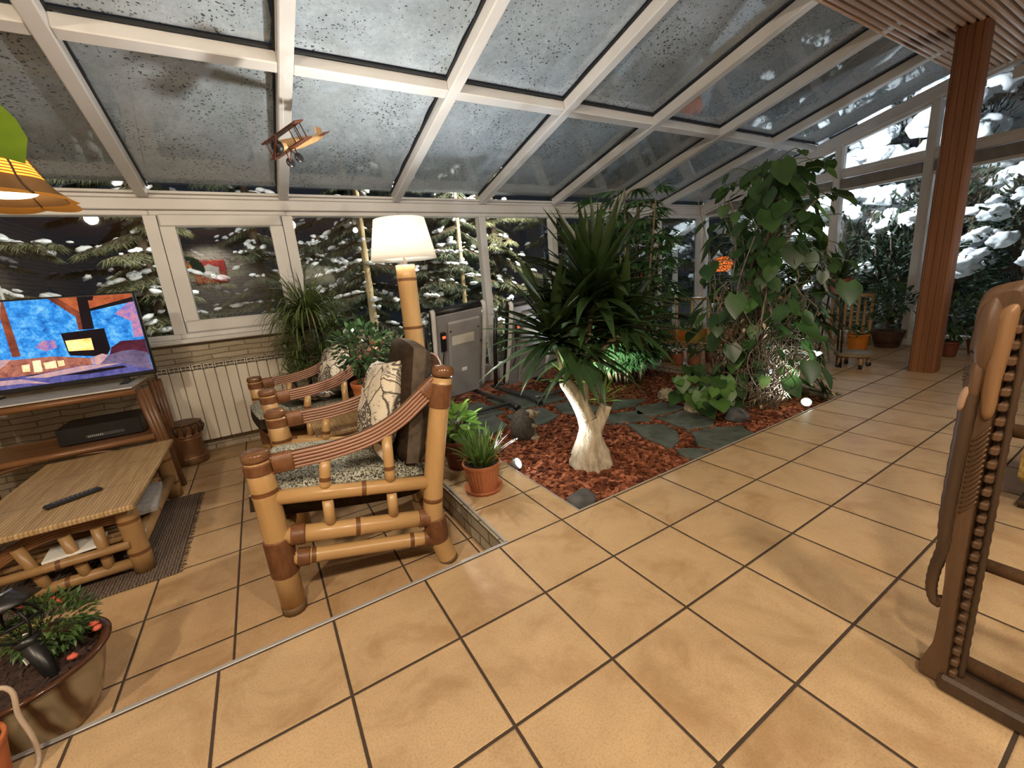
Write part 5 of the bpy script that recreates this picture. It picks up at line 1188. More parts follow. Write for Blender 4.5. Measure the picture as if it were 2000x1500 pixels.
def snow_shrub(label, x, y, rx, ry, h, seed, nsnow, big=1.0, mat=None):
    r = random.Random(seed); t = thing('evergreen_shrub', label, 'shrub', (x, y, GZ), 0, 'snow-laden evergreens outside the gable')
    b = MB()
    for k in range(6): a = k * 1.05; b.tube([(0.06 * math.cos(a), 0.06 * math.sin(a), -0.03), (rx * 0.4 * math.cos(a), ry * 0.4 * math.sin(a), h * 0.55), (rx * 0.6 * math.cos(a), ry * 0.6 * math.sin(a), h * 0.9)], [0.03, 0.02, 0.008], 6)
    b.build('stem', DARKTRUNK, t)
    f = MB()
    for i in range(2600):
        v3 = nrm(vec(r.gauss(0, 1), r.gauss(0, 1), r.gauss(0, 1))) * r.uniform(0.55, 1.0)
        p = vec(v3[0] * rx, v3[1] * ry, h * 0.52 + v3[2] * h * 0.5); p *= 1 + 0.16 * mnoise.noise(Vector(v3 * 2.3) + Vector((seed, 0, 0)))
        d = nrm(v3 + vec(r.uniform(-.7, .7), r.uniform(-.7, .7), r.uniform(-.5, .8))); l = r.uniform(0.05, 0.13); s = nrm(np.cross(d, vec(r.uniform(-1, 1), r.uniform(-1, 1), r.uniform(-1, 1)))) * l * 0.16
        f.add([p - s, p + s, p + d * l + s * 0.6, p + d * l - s * 0.6], [(0, 1, 2, 3)], 0)
    f.build('foliage', mat or G_SHRUB, t)
    s = MB()
    for i in range(nsnow):
        az = r.uniform(0, 6.28); el = r.uniform(-0.15, 1.45); v3 = vec(math.cos(el) * math.cos(az), math.cos(el) * math.sin(az), math.sin(el))
        c = vec(v3[0] * rx * 0.97, v3[1] * ry * 0.97, h * 0.52 + v3[2] * h * 0.50 + 0.02); k = r.uniform(0.4, 1.0) * big
        for q in range(r.choice((1, 2, 3))):
            c2 = c + vec(r.gauss(0, 0.11), r.gauss(0, 0.11), r.gauss(-0.02, 0.04)) * k * (q > 0)
            s.blob(c2, vec(0.15, 0.13, 0.105) * k * (1 - 0.22 * q), 3, 0, 0.5, 1.7, seed * 31 + i + q * 7, R=rotz(az) @ eul(0, 0.35, 0), flatbot=-0.7)
    s.build('snow_load', SNOW, t)['kind'] = 'stuff'; return t
snow_shrub('snow-capped shrub outside the gable, seen left of the climbing plant', 8.1, 3.6, 0.75, 0.8, 2.2, 1, 7)
snow_shrub('broad shrub heaped with snow outside the gable window left of the wooden column', 8.0, 1.75, 0.75, 0.8, 2.3, 2, 55, 1.15)
snow_shrub('tall evergreen under bright snow clumps outside the gable, left of the column', 8.6, 0.75, 0.8, 0.75, 2.9, 3, 60, 1.25)
snow_shrub('dark columnar evergreen with snow caps right in front of the gable window', 7.55, 0.95, 0.42, 0.42, 1.85, 4, 16, 0.9)
snow_shrub('snowy shrub right of the wooden column outside the gable', 8.0, -0.35, 0.8, 0.75, 2.3, 5, 60, 1.1)
snow_shrub('tall snow-covered evergreen in the upper gable panes', 9.6, 1.3, 1.2, 1.1, 4.2, 6, 80, 1.7)
snow_shrub('far snowy evergreen outside at the right edge of the view', 9.4, -1.0, 1.1, 1.0, 3.4, 7, 70, 1.4)
snow_shrub('low snow-heaped bush outside at the right edge of the view', 7.5, -1.25, 0.6, 0.6, 1.5, 8, 34, 1.1)
snow_shrub('distant snowy evergreen behind the corner shrubs', 10.2, 3.4, 1.2, 1.2, 3.6, 9, 18, 1.2)
# white downpipe
b = MB(); b.tube(smooth_path([(6.62, 3.28, 1.83), (6.55, 3.28, 1.80), (6.05, 3.28, 1.57), (5.97, 3.28, 1.50), (5.965, 3.28, 1.0), (5.965, 3.28, -0.42)], 30), 0.045, 14)
b.build('x', PVC) if False else solo('downpipe', b, plain('white_pipe', (0.8, 0.82, 0.84), 0.4, var=0.03), 'bent white rainwater pipe outside the window near the corner', 'pipe')
# ---------------------------------------------------------------- folded treadmills
def treadmill(loc, label, leds):
    t = thing('folded_treadmill', label, 'treadmill', loc, 0.0, 'folded treadmills standing by the windows')
    upv = nrm(vec(-0.10, -0.40, 0.93)); xv = nrm(vec(1, 0, 0) - upv * upv[0]); nv = np.cross(upv, xv)   # nv points away from the room
    R = np.stack([xv, nv, upv], 1); H = 0.96; W_ = 0.50; o = vec(0, 0, 0.06)
    def P(x, d, h): return o + R @ vec(x, d, h)
    b = MB(); b.box(P(0, 0.03, H / 2), (W_ - 0.06, 0.06, H - 0.06), R=R, bev=0.012); b.build('deck', TREADGREY, t)
    b = MB(); b.box(P(0.035, -0.012, H * 0.47), (0.31, 0.035, H * 0.84), R=R, bev=0.014); d2 = b.build('cover_panel', plain('grey_cover', (0.29, 0.285, 0.29), 0.42, var=0.04, scale=3), t)
    for s in (-1, 1):
        b = MB(); b.tube(smooth_path([P(s * (W_ / 2 - 0.012), 0.02, 0.04), P(s * (W_ / 2 - 0.012), 0.0, H * 0.5), P(s * (W_ / 2 - 0.012), 0.0, H - 0.05), P(s * (W_ / 2 - 0.018), 0.035, H)], 14), 0.021, 12); b.build('side_rail', TREADLIGHT, t)
    b = MB(); b.tube([P(-W_ / 2 + 0.035, 0.035, H - 0.025), P(W_ / 2 - 0.035, 0.035, H - 0.025)], 0.032, 14); b.build('roller', BLACK, t)
    b = MB(); b.box(P(0, 0.085, H / 2), (W_ - 0.02, 0.045, H - 0.03), R=R, bev=0.01); b.build('running_belt', BLACK, t)
    b = MB(); b.box(P(-0.165, -0.010, H * 0.70), (0.050, 0.026, 0.19), R=R, bev=0.006); sb = b.build('switch_box', BLACK, t)
    b = MB(); b.box(P(-0.163, -0.026, H * 0.755), (0.030, 0.006, 0.026), R=R, bev=0.002); b.build('rocker_switch', emis('red_switch', (0.9, 0.12, 0.05), 1.2), sb)
    b = MB(); b.tube(smooth_path([P(-0.165, -0.015, H * 0.60), P(-0.185, -0.03, H * 0.50), P(-0.17, -0.02, H * 0.42), P(-0.20, -0.02, H * 0.30)], 12), 0.005, 6); b.build('power_cord', BLACK, t)
    b = MB(); b.box(P(0.015, -0.031, H * 0.70), (0.215, 0.003, 0.090), R=R); b.build('sticker', LABELPAPER, t)
    b = MB(); b.box(P(0.02, -0.031, H * 0.36), (0.052, 0.003, 0.035), R=R); b.build('sticker', WHITEPAPER, t)
    for x, h in ((-0.10, 0.80), (0.165, 0.79), (0.20, 0.62)):
        b = MB(); b.blob(P(x, -0.024 if abs(x) < 0.19 else -0.002, H * h), 0.011, 2); b.build('bolt', BLACK, t)
    for s in (-1, 1):
        x = s * 0.26
        b = MB(); b.tube(smooth_path([(x, 0.30, 0.025), (x, -0.10, 0.03), (x, -0.45, 0.045), (x, -0.62, 0.022)], 14), 0.022, 10); b.build('base_rail', TREADFRAME, t)
        b = MB(); b.tube([(x, 0.22, 0.03), (x, 0.16, 0.45), (x - 0.02, 0.05, 0.78)], 0.022, 10); b.build('upright', TREADFRAME, t)
        b = MB(); b.box((x, -0.60, 0.018), (0.06, 0.05, 0.034), bev=0.008); b.build('foot', BLACK, t)
    for y in (-0.50, 0.25):
        b = MB(); b.tube([(-0.26, y, 0.04), (0.26, y, 0.04)], 0.018, 10); b.build('cross_bar', TREADFRAME, t)
    return t
treadmill((1.55, 2.30, -0.036), 'folded grey treadmill behind the near armchair, left of the pair', 1)
treadmill((2.30, 2.28, -0.036), 'folded grey treadmill partly hidden by yucca leaves, right of the pair', 1)

# ---------------------------------------------------------------- pendant lamp with scalloped skirt
t = thing('pendant_lamp', 'glowing orange rattan pendant lamp with scalloped skirt at the left edge', 'lamp', (-0.715, 0.880, 1.425), 0.2)
n_ = NT('amber_shade'); o_ = n_.obj(); x_, y_, z_ = n_.xyz(o_); st_ = n_.m('GREATER_THAN', n_.m('FRACT', n_.m('MULTIPLY', z_, 90.0)), 0.42)
cc = n_.mix(st_, (0.16, 0.055, 0.012), (0.85, 0.40, 0.075)); n_.set(cc, 0.6); tl = n_.n.new('ShaderNodeBsdfTranslucent'); n_.link(cc, tl.inputs[0])
mx_ = n_.n.new('ShaderNodeMixShader'); mx_.inputs[0].default_value = 0.65; n_.link(n_.b.outputs[0], mx_.inputs[1]); n_.link(tl.outputs[0], mx_.inputs[2]); n_.link(mx_.outputs[0], n_.out.inputs[0]); AMBER = n_.mat
SK = shade_mat('amber_skirt', (0.78, 0.38, 0.085), 0.5)
def scallop_shell(b, prof, seg=72, lobes=6, m=0):
    vs = []
    for r, z, am, dz in prof:
        for k in range(seg):
            a = 2 * PI * k / seg; lob = abs(math.sin(lobes * a / 2))
            rr = r * (1 + am * (lob - 0.6)); vs.append((rr * math.cos(a), rr * math.sin(a), z - dz * lob))
    b.add(vs, [(i * seg + k, i * seg + (k + 1) % seg, (i + 1) * seg + (k + 1) % seg, (i + 1) * seg + k) for i in range(len(prof) - 1) for k in range(seg)], m, True)
b = MB(); scallop_shell(b, [(0.050, 0.285, 0.0, 0), (0.070, 0.270, 0.03, 0), (0.090, 0.230, 0.06, 0), (0.112, 0.180, 0.08, 0), (0.130, 0.145, 0.09, 0)]); b.build('shade', AMBER, t)
b = MB(); scallop_shell(b, [(0.130, 0.145, 0.09, 0), (0.152, 0.112, 0.10, 0), (0.176, 0.090, 0.10, 0)]); b.build('brim', shade_mat('brown_brim', (0.24, 0.135, 0.06), 0.10), t)
b = MB(); scallop_shell(b, [(0.176, 0.090, 0.10, 0.0), (0.190, 0.082, 0.12, 0.003), (0.203, 0.078, 0.14, 0.008)]); b.build('skirt', SK, t)
b = MB(); b.blob((0, 0, 0.112), (0.098, 0.098, 0.020), 3); b.build('diffuser', emis('warm_diffuser', (1.0, 0.86, 0.52), 3.5), t)
for k in range(6):
    a = k * PI / 3; b = MB(); q = lambda r, z: (r * math.cos(a), r * math.sin(a), z)
    b.tube([q(0.051, 0.287), q(0.072, 0.272), q(0.092, 0.232), q(0.114, 0.182), q(0.123, 0.147), q(0.143, 0.114), q(0.166, 0.092), q(0.186, 0.082)], 0.0036, 6); b.build('rib', CARVED_D, t)
b = MB(); b.blob((0, 0, 0.16), (0.035, 0.035, 0.045), 2); b.build('bulb', BULB, t)
b = MB(); b.tube([(0, 0, 0.20), (0, 0, 0.30), (0, 0, 1.085)], 0.004, 6); b.lathe([(0.0, 0.285), (0.03, 0.285), (0.03, 0.33), (0.0, 0.335)], 12); b.build('cord', BLACK, t)
# big-leaved plant whose leaf reaches into view above the pendant
t = thing('houseplant', 'broad green leaf of a tall houseplant reaching in above the pendant lamp', 'plant', (-1.45, 0.62, ZL), 0)
z = pot(t, 0.16, 0.12, 0.28, TERRA_D); b = MB(); b.tube(smooth_path([(0, 0, z), (0.05, -0.02, 0.9), (0.12, -0.05, 1.5), (0.40, -0.05, 1.93), (0.765, -0.09, 1.915)], 20), 0.012, 8); b.tube(smooth_path([(0, 0, z), (-0.2, 0.1, 1.0), (-0.5, 0.2, 1.6)], 12), 0.012, 8); b.build('stem', G_GRASS, t)
BLEAF = green('banana_leaf', (0.075, 0.14, 0.006), (0.14, 0.23, 0.012), 0.4, 0.25)
for bp, bd, bu, bl, bw_ in (((0.76, -0.09, 1.905), vec(0.20, -0.09, -0.21), vec(0.25, -0.85, 0.50), 0.30, 0.17), ((-0.5, 0.2, 1.6), vec(-0.6, 0.3, -0.2), vec(0, 0, 1), 0.45, 0.22), ((0.12, -0.05, 1.5), vec(-0.3, -0.3, 0.4), vec(0, 0, 1), 0.4, 0.2)):
    b = MB(); b.leaf(bp, bd, bu, bl, bw_, 'ov', 0, 0.25, 0.06); b.build('leaf', BLEAF, t)

# ---------------------------------------------------------------- model biplane hanging under the roof
cf = nrm(vec(0.368, 2.906, 0.880)); cr = nrm(np.cross(cf, vec(0.191, 0.16, 0.968))); cu = np.cross(cr, cf)
ln = 0.85 * cr + 0.53 * cu
e3 = nrm(-0.53 * cr + 0.85 * cu + 0.16 * cf); e1 = 0.74 * ln + 0.67 * cf; e1 = nrm(e1 - e3 * (e1 @ e3)); e2 = np.cross(e3, e1)
t = thing('model_biplane', 'small wooden model biplane hanging below the roof glass', 'model plane', (0.345, 1.50, 1.955), 0)
Rb = np.stack([e1, e2, e3], 1)
def B(*p): return Rb @ (vec(*p) * vec(1.0, 0.85, 0.95))
PLW = wood_mat('pale_plane_wood', (0.38, 0.22, 0.09), (0.56, 0.36, 0.17), 14, rough=0.4); PLD = wood_mat('dark_plane_wood', (0.07, 0.02, 0.011), (0.15, 0.05, 0.026), 14, rough=0.35)
b = MB(); b.tube([B(-0.10, 0, 0), B(-0.07, 0, 0), B(0.04, 0, 0), B(0.16, 0, 0.004), B(0.235, 0, 0.01)], [0.026, 0.030, 0.030, 0.020, 0.010], 12); b.build('fuselage', PLW, t)
for zz, nm in ((0.068, 'upper_wing'), (-0.022, 'lower_wing')):
    b = MB(); b.box(B(-0.035, 0, zz), (0.065, 0.34, 0.008), R=Rb, bev=0.003); b.build(nm, PLD, t)
for yy in (-0.16, -0.11, 0.11, 0.16):
    for xx in (-0.062, -0.010):
        b = MB(); b.tube([B(xx, yy, -0.02), B(xx, yy, 0.066)], 0.0032, 6); b.build('strut', PLD, t)
b = MB(); b.box(B(0.225, 0, 0.035), (0.05, 0.005, 0.055), R=Rb @ eul(0, 0.3, 0), bev=0.002); b.build('fin', PLW, t)
b = MB(); b.box(B(0.225, 0, 0.012), (0.045, 0.13, 0.005), R=Rb, bev=0.002); b.build('tailplane', PLD, t)
b = MB(); b.lathe([(0.0, -0.02), (0.028, -0.02), (0.032, 0.0), (0.028, 0.015)], 14, B(-0.11, 0, 0), R=Rb @ eul(0, PI / 2, 0)); b.build('engine', BLACKMET, t)
b = MB(); b.box(B(-0.132, 0, 0), (0.005, 0.015, 0.15), R=Rb @ eul(0.9, 0, 0), bev=0.002); b.build('propeller', PLD, t)
for s in (-1, 1):
    b = MB(); b.lathe([(0.0, -0.006), (0.024, -0.006), (0.027, 0.0), (0.024, 0.006), (0.0, 0.006)], 18, B(-0.05, s * 0.05, -0.085), R=Rb @ eul(PI / 2, 0, 0)); b.build('wheel', BLACK, t)
    b = MB(); b.tube([B(-0.05, s * 0.05, -0.085), B(-0.06, s * 0.02, -0.025)], 0.0035, 6); b.build('wheel_strut', PLD, t)
    b = MB(); b.tube([B(-0.05, s * 0.05, -0.085), B(-0.02, s * 0.02, -0.025)], 0.0035, 6); b.build('wheel_strut', PLD, t)
b = MB(); b.tube([B(-0.02, 0, 0.07), (0.015, 0.02, zr(1.52) - 1.955 + 0.01)], 0.0012, 5); b.build('string', WHITEPAPER, t)

# ---------------------------------------------------------------- bird silhouettes on the panes
def bird(label, loc, rz, s):
    b = MB(); P = [(-1.0, 0.55), (-0.55, 0.35), (-0.15, 0.05), (0.05, -0.02), (0.35, 0.30), (0.95, 0.42), (0.55, 0.02), (0.40, -0.22), (0.75, -0.50), (0.30, -0.38), (0.0, -0.35), (-0.25, -0.28), (-0.55, -0.30), (-0.30, -0.12), (-0.55, 0.10)]
    b.prism([(x * s, y * s) for x, y in P], -0.0006, 0.0006, R=np.array([[1, 0, 0], [0, 0, -1.0], [0, 1, 0]])); return solo('bird_decal', b, BLACK, label, 'window sticker', loc, 'bird silhouettes on the glass', rz)
bird('black bird silhouette stuck on the opening window', (-0.115, WY + 0.043, 1.462), 0, 0.062)
bird('black bird silhouette on the gable glass right of the wooden column', (GX + 0.043, -0.262, 0.800), -PI / 2, 0.075)

# ---------------------------------------------------------------- glazed planter at the lower left
t = thing('glazed_planter', 'oval brown glazed planter with small flowering plant beside the step', 'planter', (-0.880, 0.285, ZL), 0.0)
n_ = NT('streaked_glaze'); o_ = n_.obj(); wv = n_.wave(n_.vm('MULTIPLY', o_, (1, 1, 0.35)), 5, 6.0, 'X', 2, 1.6)
n_.set(n_.ramp(wv, [(0.10, (0.10, 0.050, 0.022)), (0.35, (0.22, 0.145, 0.075)), (0.8, (0.36, 0.28, 0.17))]), 0.22, 0, 0.6); GLAZE = n_.mat
b = MB(); pr = [(0.0, 0.0), (0.16, 0.0), (0.175, 0.01), (0.195, 0.06), (0.215, 0.13), (0.228, 0.19), (0.236, 0.212)]
b.lathe(pr, 44, sy=0.84); b.build('pot', GLAZE, t)
b = MB(); b.lathe([(0.236, 0.211), (0.250, 0.220), (0.252, 0.228), (0.240, 0.232), (0.224, 0.226), (0.215, 0.19), (0.20, 0.14)], 44, sy=0.84); b.build('rim', plain('dark_brown_glaze', (0.07, 0.028, 0.014), 0.12, var=0.2), t)
b = MB(); b.lathe([(0.0, 0.185), (0.10, 0.188), (0.212, 0.178)], 44, sy=0.84); rb = random.Random(8)
for i in range(420):
    a = rb.uniform(0, 6.28); r = 0.20 * math.sqrt(rb.random()); b.box((r * math.cos(a), r * math.sin(a) * 0.84, 0.187), (rb.uniform(0.012, 0.032), rb.uniform(0.006, 0.014), 0.005), R=eul(rb.uniform(-.5, .5), rb.uniform(-.5, .5), rb.uniform(0, 6)), m=0)
o = b.build('mulch', plain('dark_mulch', (0.045, 0.022, 0.016), 0.9, var=0.4, scale=40), t); o['kind'] = 'stuff'
b = MB(); bushy(b, (0.105, 0.070, 0.295), (0.11, 0.09, 0.09), 900, 0.026, 0.008, 31, 'lance'); b.build('foliage', green('fine_leaf', (0.04, 0.09, 0.02), (0.11, 0.18, 0.05), 0.45, 0.15), t)
b = MB(); tuft(b, (0.10, 0.06, 0.19), 30, 0.10, 0.004, 5, 0.5, 0.3); b.build('stem', G_GRASS, t)
rb = random.Random(2)
for i, p in enumerate([(0.205, 0.05, 0.255), (0.215, 0.035, 0.245), (0.045, 0.09, 0.365), (0.115, 0.10, 0.36), (0.135, 0.09, 0.352), (0.105, -0.03, 0.225), (0.165, -0.03, 0.215)]):
    b = MB(); b.blob(p, (0.013, 0.011, 0.008), 2, 0, 0.5, 3, i); b.build('flower', PINKFLOWER, t)
# solar lantern standing in the planter
t = thing('solar_lantern', 'black solar garden lantern stuck in the glazed planter', 'lantern', (-0.765, 0.250, ZL + 0.19), 0.3); t.rotation_euler = Vector((-0.26, 0.24, 0.93)).to_track_quat('Z', 'Y').to_euler()
b = MB(); b.tube([(0, 0, -0.08), (0, 0, 0.125)], [0.012, 0.026], 12); b.lathe([(0.026, 0.11), (0.034, 0.13), (0.0, 0.135)], 14); b.build('stake', BLACK, t)
for k in range(4):
    a = k * PI / 2; b = MB(); b.tube(smooth_path([(0.02 * math.cos(a), 0.02 * math.sin(a), 0.13), (0.055 * math.cos(a), 0.055 * math.sin(a), 0.165), (0.055 * math.cos(a), 0.055 * math.sin(a), 0.20), (0.03 * math.cos(a), 0.03 * math.sin(a), 0.235)], 12), 0.004, 6); b.build('cage_bar', BLACKMET, t)
b = MB(); b.lathe([(0.055, 0.178), (0.06, 0.183), (0.055, 0.188), (0.05, 0.183), (0.055, 0.178)], 20); b.build('cage_ring', BLACKMET, t)
b = MB(); b.lathe([(0.085, 0.235), (0.09, 0.24), (0.05, 0.275), (0.045, 0.28), (0.0, 0.28)], 4); b.lathe([(0.085, 0.235), (0.0, 0.24)], 4); b.build('roof', BLACK, t)
b = MB(); b.box((0, 0, 0.282), (0.052, 0.052, 0.005), R=rotz(PI / 4), bev=0.001); b.build('solar_panel', plain('blue_glass_panel', (0.25, 0.32, 0.40), 0.08), t)
b = MB(); b.box((0.018, -0.020, 0.07), (0.018, 0.002, 0.02), R=rotz(0.7)); b.build('tag', WHITEPAPER, t)
# pale rope by the lower left edge and the clay pot it hangs on
b = MB(); b.tube(smooth_path([(-0.790, -0.07, 0.137), (-0.765, -0.05, 0.205), (-0.722, -0.05, 0.238), (-0.702, -0.05, 0.215), (-0.708, -0.05, 0.150), (-0.702, -0.05, 0.075), (-0.705, -0.055, 0.012), (-0.70, -0.12, 0.0055), (-0.67, -0.30, 0.0055)], 36), 0.0055, 8)
solo('rope', b, wood_mat('pale_rope', (0.42, 0.33, 0.25), (0.62, 0.50, 0.40), 60), 'pale cord arching down to the tiles at the lower left corner', 'rope')
t = thing('clay_pot', 'orange clay pot just inside the lower left corner', 'pot', (-0.808, -0.075, 0.0), 0)
pot(t, 0.075, 0.060, 0.130, TERRA, soil=True)

# ---------------------------------------------------------------- carved elephant bench at the right edge
t = thing('carved_bench', 'dark carved wooden bench end with elephant head at the right edge', 'bench', (1.275, -1.205, 0.0), 0.0)
eh = vec(0, -1.0, 0); en = vec(1.0, 0, 0)      # along and across the carved panel
OB = vec(1.26, -1.19, 0) - vec(1.275, -1.205, 0)
def Q(h, z, d=0.0): return OB + eh * h + en * d + vec(0, 0, z)
prof_ = [(-0.030, 0.0), (-0.036, 0.02), (-0.030, 0.055), (-0.016, 0.10), (-0.014, 0.20), (-0.016, 0.30), (-0.026, 0.40), (-0.036, 0.46), (-0.039, 0.56), (-0.037, 0.66), (-0.034, 0.72), (-0.036, 0.77), (-0.041, 0.86), (-0.043, 0.944), (-0.033, 0.978), (-0.008, 0.990), (0.020, 0.990), (0.024, 0.95), (0.015, 0.90), (0.012, 0.70), (0.012, 0.50), (0.014, 0.30), (0.019, 0.10), (0.022, 0.02), (0.02, 0.0)]
sm = smooth_path([vec(a, c, 0) for a, c in prof_], 90); poly = [(p[0], max(p[1], 0.0)) for p in sm]
b = MB(); n_ = len(poly); cx = sum(p[0] for p in poly) / n_
def ring(k, d): return [Q(cx + (h - cx) * k, z + (0.5 - z) * (1 - k) * 0.2, d) for h, z in poly]
lay = [(0.84, 0.0), (0.95, 0.008), (1.0, 0.024), (1.0, 0.085), (0.94, 0.10)]
vs = []
for k, d in lay: vs += ring(k, d)
fs = [(i * n_ + j, i * n_ + (j + 1) % n_, (i + 1) * n_ + (j + 1) % n_, (i + 1) * n_ + j) for i in range(len(lay) - 1) for j in range(n_)]
b.add(vs, fs, 0, True); oo = len(b.v) - len(vs); b.f.append(tuple(oo + j for j in range(n_))[::-1]); b.mi.append(0); b.sm.append(False); b.f.append(tuple(oo + (len(lay) - 1) * n_ + j for j in range(n_))); b.mi.append(0); b.sm.append(False)
b.build('carved_post', CARVED, t)
b = MB(); b.blob(Q(-0.018, 0.885, 0.012), (0.030, 0.024, 0.090), 3, 0, 0.12, 2); b.blob(Q(-0.024, 0.79, 0.010), (0.024, 0.015, 0.07), 3, 0, 0.1, 2); hd = b.build('elephant_head', CARVED, t)
tr = smooth_path([Q(-0.026, 0.80, 0.004), Q(-0.028, 0.70, 0.0), Q(-0.030, 0.58, 0.0), Q(-0.030, 0.46, 0.0), Q(-0.027, 0.38, 0.004), Q(-0.036, 0.31, 0.01), Q(-0.036, 0.255, 0.01), Q(-0.024, 0.222, 0.01), Q(-0.013, 0.242, 0.01)], 46)
b = MB(); b.tube(tr, [0.015 - 0.006 * i / 46 + (0.0012 if i % 2 else 0) for i in range(47)], 12); b.build('trunk', CARVED_D, t)
b = MB(); b.blob(Q(-0.033, 0.852, -0.006), (0.006, 0.005, 0.006), 2); b.build('eye', plain('glossy_black_eye', (0.01, 0.008, 0.008), 0.05), hd)
b = MB(); b.tube(smooth_path([Q(-0.027, 0.785, -0.004), Q(-0.035, 0.757, -0.008), Q(-0.038, 0.722, -0.010)], 8), [0.005, 0.006, 0.007, 0.0075, 0.0078, 0.0076, 0.007, 0.006, 0.004], 10); b.build('tusk', plain('pale_tusk_wood', (0.34, 0.22, 0.15), 0.4), hd)
ear = [(-0.010, 0.934), (0.006, 0.95), (0.018, 0.945), (0.019, 0.90), (0.017, 0.853), (0.013, 0.79), (0.012, 0.727), (0.003, 0.708), (-0.007, 0.717), (-0.012, 0.77), (-0.012, 0.83), (-0.011, 0.89)]
sp = smooth_path([vec(a, c, 0) for a, c in ear + ear[:1]], 48)[:-1]
b = MB(); n_ = len(sp); c0 = vec(0.003, 0.83, 0)
vs = [Q(p[0], p[1], 0.004) for p in sp] + [Q(p[0], p[1], -0.006) for p in sp] + [Q(c0[0] + (p[0] - c0[0]) * 0.6, c0[1] + (p[1] - c0[1]) * 0.88, -0.012) for p in sp]
fs = [(i * n_ + j, i * n_ + (j + 1) % n_, (i + 1) * n_ + (j + 1) % n_, (i + 1) * n_ + j) for i in range(2) for j in range(n_)] + [tuple(range(2 * n_, 3 * n_))]
b.add(vs, fs, 0, True); b.build('ear', wood_mat('lighter_carved_wood', (0.19, 0.10, 0.045), (0.32, 0.18, 0.085), 18, rough=0.4, bump=0.2), hd)
b = MB()
for i in range(15):
    z = 0.675 - i * 0.0125; b.tube(smooth_path([Q(-0.012, z - 0.02, -0.001), Q(-0.001, z - 0.004, -0.004), Q(0.011, z + 0.018, -0.001)], 8), 0.0022, 6)
b.build('carved_ribs', CARVED, t)
b = MB()
for i in range(5): b.tube([Q(-0.044, 0.815 - i * 0.007, 0.004), Q(-0.033, 0.820 - i * 0.007, -0.005), Q(-0.022, 0.817 - i * 0.007, -0.006)], 0.0018, 6)
b.build('trunk_ring', CARVED_D, hd)
# studded strip along the panel edge
for i in range(27):
    z = 0.055 + i * 0.0325; h = 0.0270 - 0.009 * z
    b = MB(); b.box(Q(h, z, 0.012), (0.014, 0.030, 0.017), R=np.stack([eh, en, vec(0, 0, 1)], 1), bev=0.003); b.build('stud', CARVED, t)
b = MB(); b.tube([Q(0.0385 - 0.009 * z, z, 0.018) for z in np.linspace(0.04, 0.95, 60)], [0.006 + (0.0014 if i % 2 else 0) for i in range(60)], 8); b.build('rope_edge', CARVED_D, t)
b = MB(); b.box(Q(0.021, 0.49, 0.05), (0.012, 0.05, 0.92), R=np.stack([eh, en, vec(0, 0, 1)], 1)); b.build('inner_panel', CARVED_D, t)
for z, r in ((0.350, 0.015), (0.680, 0.015), (0.072, 0.018), (0.93, 0.018)):
    b = MB(); q = Q(0.03, z, 0.045); b.tube([q, q + vec(0.0, -0.9, 0)], r, 12); b.build('rail', CARVED, t)
b = MB(); b.box(Q(0.01, 0.024, 0.045) + vec(0, -0.47, 0), (0.12, 0.95, 0.046), bev=0.008); b.build('foot_beam', CARVED_D, t)
b = MB(); b.box(Q(0.03, 0.5, 0.05) + vec(0, -0.92, 0), (0.07, 0.07, 0.98), bev=0.01); b.build('rear_post', CARVED, t)
# ottoman further right
t = thing('ottoman', 'mustard-tan upholstered ottoman behind the carved bench', 'ottoman', (2.78, -1.42, 0.0), 0.0)
b = MB(); cushion_slab(b, 14, 14, 0.60, 0.66, 0.34, np.eye(3), (0, 0, 0.20), 0, 0, 0.1); b.build('upholstery', tweed_mat('mustard_fabric', (0.30, 0.20, 0.05), (0.44, 0.31, 0.10), 70), t)
b = MB(); b.box((0, 0, 0.022), (0.56, 0.62, 0.02), bev=0.004)
b.build('base', CARVED_D, t)
for sx in (-1, 1):
    for sy in (-1, 1): b = MB(); b.box((sx * 0.25, sy * 0.28, 0.006), (0.05, 0.05, 0.012)); b.build('foot', BLACK, t)

# ---------------------------------------------------------------- railing, pots and stool at the far end
t = thing('bamboo_railing', 'low bamboo railing with widely spaced bars in front of the orange planters', 'railing', (5.0, 1.60, 0.0), 0.0)
b = MB(); b.tube([(0, -0.62, 0.657), (0, 1.38, 0.665)], 0.021, 10); b.build('top_rail', BAMBOO, t)
b = MB(); b.tube([(0, -0.62, 0.06), (0, 1.38, 0.06)], 0.018, 10); b.build('bottom_rail', BAMBOO, t)
for y in [2.751, 2.49, 2.247, 1.998, 1.75, 1.50, 1.25, 1.0]:
    b = MB(); bam(b, (0, y - 1.6, 0.0), (0, y - 1.6, 0.65), 0.019, (0.35, 0.7), seg=8); b.build('baluster', BAMBOO, t)
t = thing('bamboo_railing', 'short bamboo railing with close-set bars behind the wicker planter', 'railing', (6.10, 0.80, 0.0), 0.0)
b = MB(); b.tube([(0, -0.16, 0.585), (0, 0.30, 0.585)], 0.020, 10); b.build('top_rail', BAMBOO, t)
for y in (-0.14, -0.075, -0.01, 0.055, 0.12, 0.19, 0.26):
    b = MB(); bam(b, (0, y, 0.0), (0, y, 0.58), 0.0165, (0.35, 0.7), seg=8); b.build('baluster', BAMBOO, t)
